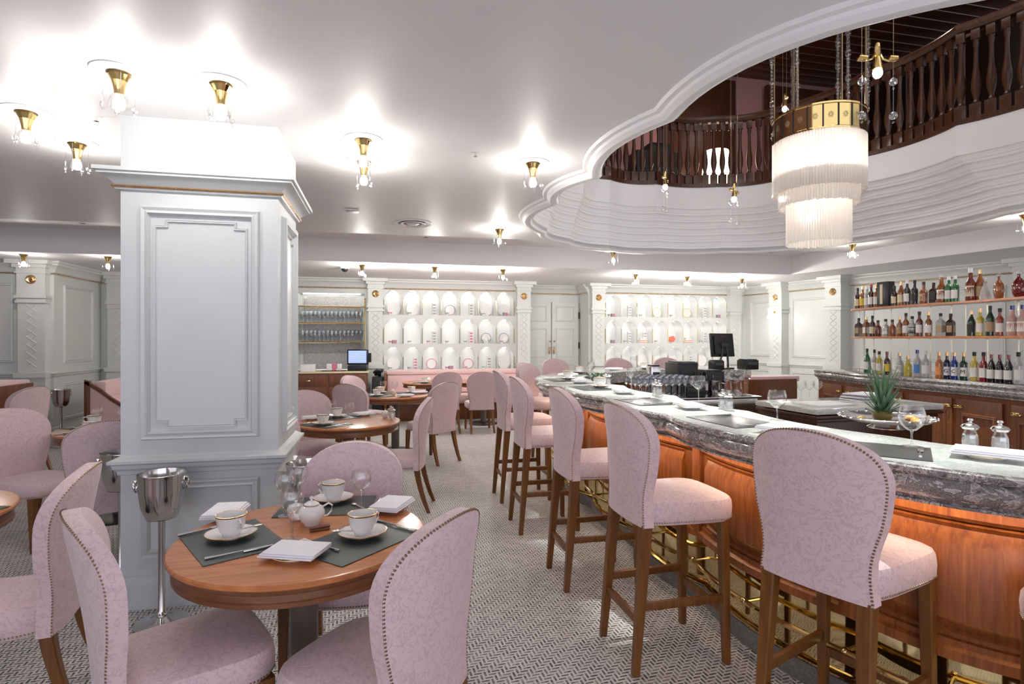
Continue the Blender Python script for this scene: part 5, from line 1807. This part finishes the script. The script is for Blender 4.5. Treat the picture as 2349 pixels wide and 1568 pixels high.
# ================================================================== NICHE CONTENTS
def lay(cells, cols, items, side):
    for i, (cx, z0, z1) in enumerate(cells):
        r_, c_ = divmod(i, cols)
        rn, cn = ('top', 'middle', 'bottom')[r_], ordn(c_)
        w = f"in the {cn} niche, {rn} row of the {side} niches"
        k = items[i]
        z0 += .001
        y = 11.34
        g = 'display pieces in the arched niches'
        if 'P' in k or 'R' in k or 'K' in k or 'G' in k:       # upright plate
            ring = {'P': 'china', 'R': 'pinkprint', 'K': 'greyprint', 'G': 'yellow'}[[q for q in k if q in 'PRKG'][0]]
            t = thing('display_plate', {'china': 'plain white', 'pinkprint': 'pink ringed', 'greyprint': 'grey patterned', 'yellow': 'gold rimmed'}[ring] + ' plate standing ' + w, 'plate', (cx + .01, y + .04, z0), 0, g)
            R_ = .125 if 'P' in k else .105
            bm = B(); lathe(bm, [(0, 0), (R_ * .6, .0), (R_ * .7, .008), (R_, .016), (R_, .020), (0, .008)], seg=32)
            bmesh.ops.rotate(bm, verts=bm.verts, cent=(0, 0, 0), matrix=Matrix.Rotation(PI / 2 - .12, 3, 'X'))
            bmesh.ops.translate(bm, verts=bm.verts, vec=(0, 0, R_ + .002)); obj('dish', bm, 'china', t)
            if ring != 'china':
                bm = B(); lathe(bm, [(R_ * .72, .0105), (R_ * .96, .0195), (R_ * 1.0, .0225), (R_ * .72, .0135)], seg=32)
                bmesh.ops.rotate(bm, verts=bm.verts, cent=(0, 0, 0), matrix=Matrix.Rotation(PI / 2 - .12, 3, 'X'))
                bmesh.ops.translate(bm, verts=bm.verts, vec=(0, 0, R_ + .002)); obj('ring_pattern', bm, ring, t)
        if 'c' in k or 'r' in k:      # cup
            o = thing('display_cup', ('pink patterned' if 'r' in k else 'grey patterned') + ' cup ' + w, 'cup', (cx - .06, y - .06, z0), 0, g)
            bm = B(); lathe(bm, [(0, .002), (.02, 0), (.03, .02), (.038, .06), (.035, .06), (.027, .02), (0, .008)], seg=20); obj('bowl', bm, 'china', o)
            bm = B(); lathe(bm, [(.033, .03), (.0375, .05)], seg=20); obj('band', bm, 'pinkprint' if 'r' in k else 'greyprint', o)
        if 'b' in k or 'p' in k:      # tall box
            m_ = 'pinkprint' if 'p' in k else 'greyprint'
            t = thing('tall_box', ('pink' if 'p' in k else 'grey') + ' printed tall box ' + w, 'box', (cx + .055, y - .02, z0), .15, g)
            bm = B(); box(bm, (0, 0, .12), (.075, .06, .24), bev=.003); obj('carton', bm, 'china', t)
            bm = B()
            for q in range(4):
                box(bm, (0, -.031, .035 + q * .056), (.055, .002, .026))
            obj('printed_pattern', bm, m_, t)
        if 't' in k:                  # teapot
            t = thing('display_teapot', 'grey flowered teapot ' + w, 'teapot', (cx, y - .03, z0), .2, g)
            bm = B(); lathe(bm, [(0, 0), (.04, 0), (.065, .05), (.055, .09), (.02, .105), (.012, .12), (0, .122)], seg=20)
            tube(bm, [(-.055, 0, .05), (-.09, 0, .09)], .009, 6); tube(bm, [(.05, 0, .08), (.09, 0, .08), (.085, 0, .04), (.06, 0, .035)], .006, 6)
            obj('body', bm, 'china', t)
            bm = B()
            for q in range(14):
                a = -PI / 2 + (random.random() - .5) * 2.4; zz_ = .03 + .05 * random.random()
                ball(bm, (.062 * math.cos(a), .062 * math.sin(a), zz_), .008, 1)
            obj('flower_pattern', bm, 'greyprint', t)
        if 'f' in k:                  # coral flower bowl
            t = thing('coral_ornament', 'coral-orange flower ornament ' + w, 'ornament', (cx - .01, y, z0), 0, g)
            bm = B(); lathe(bm, [(0, 0), (.04, 0), (.05, .02), (0, .03)], seg=16); obj('stand', bm, 'china', t)
            bm = B()
            for q in range(26):
                a = q * 2.4; rr = .075 * (q / 26) ** .5
                ball(bm, (rr * math.cos(a), -.01, .085 + rr * math.sin(a) * .85), .021, 1)
            obj('petals', bm, 'coral', t)
        if 's' in k:                  # stack of striped boxes
            t = thing('striped_boxes', 'coral striped boxes ' + w, 'boxes', (cx, y - .02, z0), 0, g)
            bm = B(); box(bm, (0, 0, .035), (.17, .12, .07), bev=.003); box(bm, (0, 0, .092), (.13, .10, .04), bev=.003); obj('cartons', bm, 'china', t)
            bm = B(); box(bm, (0, -.061, .015), (.17, .003, .014)); box(bm, (0, -.061, .05), (.17, .003, .014)); obj('stripes', bm, 'coral', t)
        if 'q' in k:                  # small dark box
            t = thing('small_box', 'small pink and grey box ' + w, 'box', (cx + .02, y - .05, z0), .3, g)
            bm = B(); box(bm, (0, 0, .035), (.08, .06, .07), bev=.003); obj('carton', bm, 'greyprint', t)
            bm = B(); box(bm, (.01, -.031, .035), (.04, .002, .05)); obj('printed_pattern', bm, 'pinkprint', t)
itA = ['Pr', 'Pc', 'b', 'Kc', 'b', 'Pc', 'Pq', 'rq', 'c', 'rb', 'c', 'cp', 'tK', 'rK', 'Pc', 'pc', 'R', 'rq', 'Rr', 'bc', 'P']
itB = ['cq', 'b', 'c', 'G', 'c', 'G', 'b', 'q', 'q', 'bc', 'bs', 'c', 'f', 's', 'bc', 'c', 'c', 'q', 'P', 'P', 'P', 'b', 'P', 'c']
lay(cellsA, 7, itA, 'left')
lay(cellsB, 8, itB, 'right')

# ================================================================== CEILING FITTINGS
def ceiling_lamp():
    t = thing('ceiling_lamp', 'x', 'ceiling lamp')
    bm = B(); lathe(bm, [(0, 0), (.115, 0), (.115, -.006), (.06, -.008), (0, -.008)], seg=40); obj('back_plate', bm, 'ceil', t)
    bm = B(); lathe(bm, [(.050, -.008), (.052, -.012), (.046, -.018), (.032, -.045), (.023, -.080), (.020, -.105), (.022, -.110), (0, -.110)], seg=16); obj('brass_trumpet', bm, 'brass', t, .2)
    bm = B(); lathe(bm, [(0, -.108), (.013, -.110), (.021, -.128), (.024, -.146), (.019, -.164), (0, -.172)], seg=14); obj('bulb', bm, 'bulb', t)
    bm = B()
    lathe(bm, [(.022, -.106), (.036, -.12), (.040, -.145), (.044, -.165)], seg=16)
    obj('glass_tulip', bm, 'glass', t)
    for k in range(4):
        a = 2 * PI * k / 4 + .5
        x, y = .062 * math.cos(a), .062 * math.sin(a)
        bm = B()
        tube(bm, [(x * .78, y * .78, -.016), (x, y, -.022), (x, y, -.15)], .0028, 5)
        ball(bm, (x, y, -.166), .014, 1, sz=1.15)
        ball(bm, (x, y, -.188), .006, 1)
        obj('crystal_drop', bm, 'crystal', t)
    return remember(t)
cl = ceiling_lamp()
low_bulb = [c for c in cl.children if c.name.startswith('bulb')][0].data.copy()
low_bulb.materials[0] = M['bulb_low']
LP = [(-1.19, 2.98, 2.74, 'ceiling lamp directly left above the pillar, biggest one'), (-.76, 3.0, 2.74, 'ceiling lamp above the front of the pillar top'), (-1.89, 3.61, 2.74, 'ceiling lamp near left edge of the main ceiling'),
      (-1.88, 4.12, 2.74, 'ceiling lamp behind the pillar cornice at left'), (-.11, 3.64, 2.74, 'front one of two overlapping ceiling lamps right of pillar'), (-.12, 4.08, 2.74, 'rear one of two overlapping ceiling lamps right of pillar'),
      (1.04, 3.86, 2.74, 'ceiling lamp left of the scalloped opening edge'), (1.0, 6.2, 2.74, 'ceiling lamp near the rear end of main ceiling'), (5.98, 6.2, 2.74, 'ceiling lamp just left below the chandelier'),
      (6.25, 4.35, 2.74, 'ceiling lamp at the right edge of the photo'), (3.2, 7.5, 2.74, 'ceiling lamp just beyond the far rim of the opening'),
      (-4.69, 8.9, 2.64, 'low ceiling lamp furthest left'), (-3.69, 8.9, 2.64, 'low ceiling lamp close to the pillar left side'), (-.29, 9.0, 2.64, 'low ceiling lamp beside the dome camera'),
      (.82, 9.02, 2.64, 'low ceiling lamp above the third and fourth niches'), (1.94, 9.08, 2.64, 'low ceiling lamp left of double door'), (4.38, 9.27, 2.64, 'low ceiling lamp over right niches, first of three'),
      (5.45, 9.38, 2.64, 'low ceiling lamp over right niches, second of three'), (6.66, 9.49, 2.64, 'low ceiling lamp over right niches, third of three')]
LP[7] = (1.36 - .06, 6.28, 2.74, LP[7][3])
for k, (x, y, z, lab) in enumerate(LP):
    g = 'brass and crystal ceiling lamps'
    if k == 0:
        cl.location = (x, y, z); cl['label'] = lab; cl['group'] = g
    else:
        nl = dup(cl, (x, y, z), .37 * k, lab, g)
        if z < 2.7 and x > -2:
            for c_ in nl.children:
                if c_.name.startswith('bulb'):
                    c_.data = low_bulb

def downlight(x, y, z, lab, dark=True):
    t = thing('recessed_downlight', lab, 'downlight', (x, y, z), 0, 'recessed downlights')
    bm = B(); lathe(bm, [(.035, -.0015), (.052, -.003), (.054, 0)], seg=24); obj('ring', bm, 'white', t)
    bm = B(); lathe(bm, [(0, -.001), (.034, -.0012)], seg=20); obj('lens', bm, 'black' if dark else 'spot', t)
for x, y, z, lab in [(.63, 8.31, 2.97, 'small downlight in the recess above the third table'), (-3.72, 8.29, 2.97, 'small downlight in the recess left of the pillar'), (6.49, 8.45, 2.97, 'small downlight in the recess near its far corner'),
                     (6.95, 6.52, 2.97, 'first downlight right of the chandelier'), (7.02, 5.91, 2.97, 'second downlight right of the chandelier'), (7.08, 5.25, 2.97, 'third downlight right of the chandelier')]:
    downlight(x, y, z, lab)
t = thing('round_air_vent', 'round white air diffuser in the main ceiling', 'air vent', (.33, 6.2, 2.74))
bm = B(); lathe(bm, [(.16, 0), (.20, -.006), (.205, 0)], seg=40); lathe(bm, [(.10, -.003), (.13, -.012), (.135, -.004)], seg=40); obj('rim', bm, 'white', t)
bm = B(); lathe(bm, [(0, -.001), (.16, -.001)], seg=40); obj('dark_slot', bm, 'matgrey', t)
bm = B(); lathe(bm, [(0, -.016), (.05, -.014), (.07, -.004)], seg=30); obj('centre_cone', bm, 'white', t)
t = thing('square_air_vent', 'small square vent in the ceiling right of the pillar', 'air vent', (-.28, 5.71, 2.74))
bm = B(); box(bm, (0, 0, -.003), (.13, .13, .006), bev=.001); obj('frame', bm, 'white', t)
bm = B(); box(bm, (0, 0, -.0065), (.10, .07, .002)); obj('slot', bm, 'black', t)
t = thing('square_air_vent', 'dark vent at the top edge of the photo', 'air vent', (-.69, 2.20, 2.74))
bm = B(); box(bm, (0, 0, -.003), (.13, .13, .006), bev=.001); obj('frame', bm, 'white', t)
bm = B(); box(bm, (0, 0, -.0065), (.10, .09, .002)); obj('slot', bm, 'black', t)
for x, y, lab in [(.61, 3.73, 'small sprinkler head in the middle of main ceiling'), (-1.55, 3.6, 'small sprinkler head near the pillar head')]:
    t = thing('sprinkler', lab, 'sprinkler', (x, y, 2.74))
    bm = B(); lathe(bm, [(0, -.004), (.03, -.003), (.032, 0)], seg=20); obj('rose', bm, 'white', t)
    bm = B(); lathe(bm, [(.006, -.004), (.006, -.025), (.014, -.03), (0, -.032)], seg=12); obj('nozzle', bm, 'silver', t)
t = thing('dome_camera', 'black dome security camera on the low ceiling', 'camera', (-.57, 9.4, 2.64))
bm = B(); lathe(bm, [(.075, 0), (.075, -.02), (.06, -.03)], seg=24); obj('housing', bm, 'white', t)
bm = B(); lathe(bm, [(.055, -.028), (.05, -.05), (.03, -.075), (0, -.085)], seg=24); obj('dome', bm, 'black', t)

# ---- wall sconce on the right
ps = seg_pt(3, 0.61)
nx_, ny_ = -math.sin(rz_r(3)), math.cos(rz_r(3))
t = thing('wall_sconce', 'lit double wall sconce with peach shades on the right pilaster', 'wall lamp', (ps.x + nx_ * .21, ps.y + ny_ * .21, 1.98), rz_r(3))
bm = B(); box(bm, (0, .01, 0), (.05, .02, .16), bev=.004); obj('bracket', bm, 'brass', t)
for sx in (-1, 1):
    bm = B(); tube(bm, [(0, .02, .03), (sx * .05, .07, .05), (sx * .07, .09, .02)], .006, 6); a_ = obj('arm', bm, 'brass', t)
    bm = B(); lathe(bm, [(.022, .02), (.034, -.03), (.038, -.06)], (sx * .07, .09, 0), 16); obj('shade', bm, 'fringe', a_)
    bm = B(); ball(bm, (sx * .07, .09, -.05), .024, 2); obj('bulb', bm, 'bulb', a_)

# ---- chandelier
CX, CY = 3.76, 4.27
t = thing('chandelier', 'large tiered glass-fringed chandelier with brass ring over the bar', 'chandelier', (CX, CY, 0))
bm = B()
lathe(bm, [(.355, 3.235), (.372, 3.23), (.372, 3.245), (.368, 3.25), (.368, 3.43), (.374, 3.435), (.374, 3.45), (.355, 3.45), (.355, 3.235)], seg=64)
rg = obj('brass_ring', bm, 'brass', t)
bm = B()
for k in range(20):
    a = 2 * PI * k / 20
    box(bm, (.369 * math.cos(a), .369 * math.sin(a), 3.34), (.006, .012, .18), a)
obj('ring_bar', bm, 'dark', rg)['kind'] = 'stuff'
bm = B()
for k in range(20):
    a = 2 * PI * (k + .5) / 20
    for i in range(8):
        b_ = 2 * PI * i / 8
        ball(bm, ((.372) * math.cos(a + .045 * math.cos(b_) / .37 * .37), .372 * math.sin(a + .045 * math.cos(b_) / .37 * .37), 3.34 + .022 * math.sin(b_)), .006, 1)
    ball(bm, (.372 * math.cos(a), .372 * math.sin(a), 3.34), .016, 1)
obj('ring_stud', bm, 'crystal', rg)
for nm, r_, z0, z1, nrod in (('upper_tier', .362, 2.775, 3.235, 100), ('middle_tier', .312, 2.66, 2.95, 90), ('lower_tier', .250, 2.33, 2.85, 80)):
    bm = B()
    for k in range(nrod):
        a = 2 * PI * k / nrod
        x, y = r_ * math.cos(a), r_ * math.sin(a)
        dz = .006 * ((k * 7) % 3)
        tube(bm, [(x, y, z1), (x, y, z0 + dz)], math.pi * r_ / nrod * 1.05, 5)
    obj(nm, bm, 'fringe', t, 1.0)
bm = B()
for k in range(6):
    a = 2 * PI * k / 6
    ball(bm, (.17 * math.cos(a), .17 * math.sin(a), 3.02), .028, 2)
    if k % 2: ball(bm, (.12 * math.cos(a), .12 * math.sin(a), 2.78), .028, 2)
obj('bulb', bm, 'bulb_soft', t)
bm = B()
for k in range(6):
    a = 2 * PI * k / 6
    tube(bm, [(0, 0, 3.3), (.17 * math.cos(a), .17 * math.sin(a), 3.28), (.17 * math.cos(a), .17 * math.sin(a), 3.05)], .006, 6)
    tube(bm, [(0, 0, 3.3), (.36 * math.cos(a), .36 * math.sin(a), 3.3)], .006, 6)
obj('inner_frame', bm, 'brass', t)
for k in range(6):
    a = 2 * PI * k / 6 + .3
    x, y = .355 * math.cos(a), .355 * math.sin(a)
    bm = B()
    tube(bm, [(x, y, 3.44), (x, y, 6.34)], .008, 8)
    obj('suspension_rod', bm, 'nail', t)
    bm = B()
    z = 3.46
    x2, y2 = x + .045 * math.cos(a + 1.2), y + .045 * math.sin(a + 1.2)
    while z < 5.6:
        ball(bm, (x2, y2, z), .017 if int(z * 20) % 4 else .026, 1, sz=1.3)
        z += .034
    tube(bm, [(x2, y2, 3.44), (x2, y2, 5.7), (x, y, 5.72)], .0025, 4)
    obj('bead_string', bm, 'crystal', t)
# satellite pendants
def pendant(x, y, z, rz, lab, sc=1.0):
    t = thing('pendant_lamp', lab, 'pendant lamp', (x, y, z), rz, 'small brass pendants round the chandelier')
    bm = B()
    for sx in (-1, 1):
        tube(bm, [(0, 0, .06), (sx * .03, 0, .01), (sx * .06, 0, .0), (sx * .085, 0, .03)], .006, 6)
        box(bm, (sx * .082, 0, .012), (.045, .03, .022), bev=.004)
    lathe(bm, [(0, .10), (.012, .09), (.016, .04), (.012, .02)], seg=10)
    obj('bracket', bm, 'brass', t)
    bm = B(); lathe(bm, [(.014, .02), (.022, -.03), (.024, -.045)], seg=12); obj('lamp_cup', bm, 'brass', t)
    bm = B(); ball(bm, (0, 0, -.065), .024, 2, sz=1.25); obj('bulb', bm, 'bulb', t)
    for sx in (-1, 1):
        bm = B()
        tube(bm, [(sx * .085, 0, 0), (sx * .085, 0, -.30)], .003, 5)
        for zz_ in (-.11, -.29):
            ball(bm, (sx * .085, 0, zz_), .021, 2); ball(bm, (sx * .085, 0, zz_ - .035), .007, 1)
        obj('crystal_drop', bm, 'crystal', t)
        bm = B(); tube(bm, [(sx * .085, 0, .03), (sx * .085, 0, 6.34 - z)], .002, 5); obj('wire', bm, 'nail', t)
pendant(2.56, 2.49, 2.97, -.2, 'brass pendant with lit bulb right of the chandelier')
pendant(2.75, 5.15, 3.07, .9, 'small brass pendant in front of the far balusters, left')
pendant(4.0, 5.0, 3.9, 1.1, 'small brass pendant high up behind the chandelier rods')
pendant(3.42, 5.0, 2.95, .6, 'small brass pendant hanging at left side of the chandelier')

# spotlight heads on the upper ceiling, one for each spot lamp
for k_, (a_, b_) in enumerate(SPOTS + [((7.0, 6.3, 6.25), (5, 5, 1))]):
    d_ = (Vector(b_) - Vector(a_)).normalized()
    t = thing('ceiling_spotlight', 'small black spotlight head on the upper ceiling, %s of the row' % ordn(k_) if k_ < 7 else 'bright spotlight at the top right above the balusters', 'spotlight', a_, 0, 'spotlights on the upper ceiling')
    bm = B(); lathe(bm, [(0.03, 0), (.045, -.0), (.05, .10), (0, .10)], seg=16)
    if k_ < 7:
        bmesh.ops.translate(bm, verts=bm.verts, vec=(0, 0, .01))
    obj('housing', bm, 'black', t)
    if k_ == 7:
        bm = B(); ball(bm, (0, 0, -.01), .04, 2); obj('lens', bm, 'bulb', t)
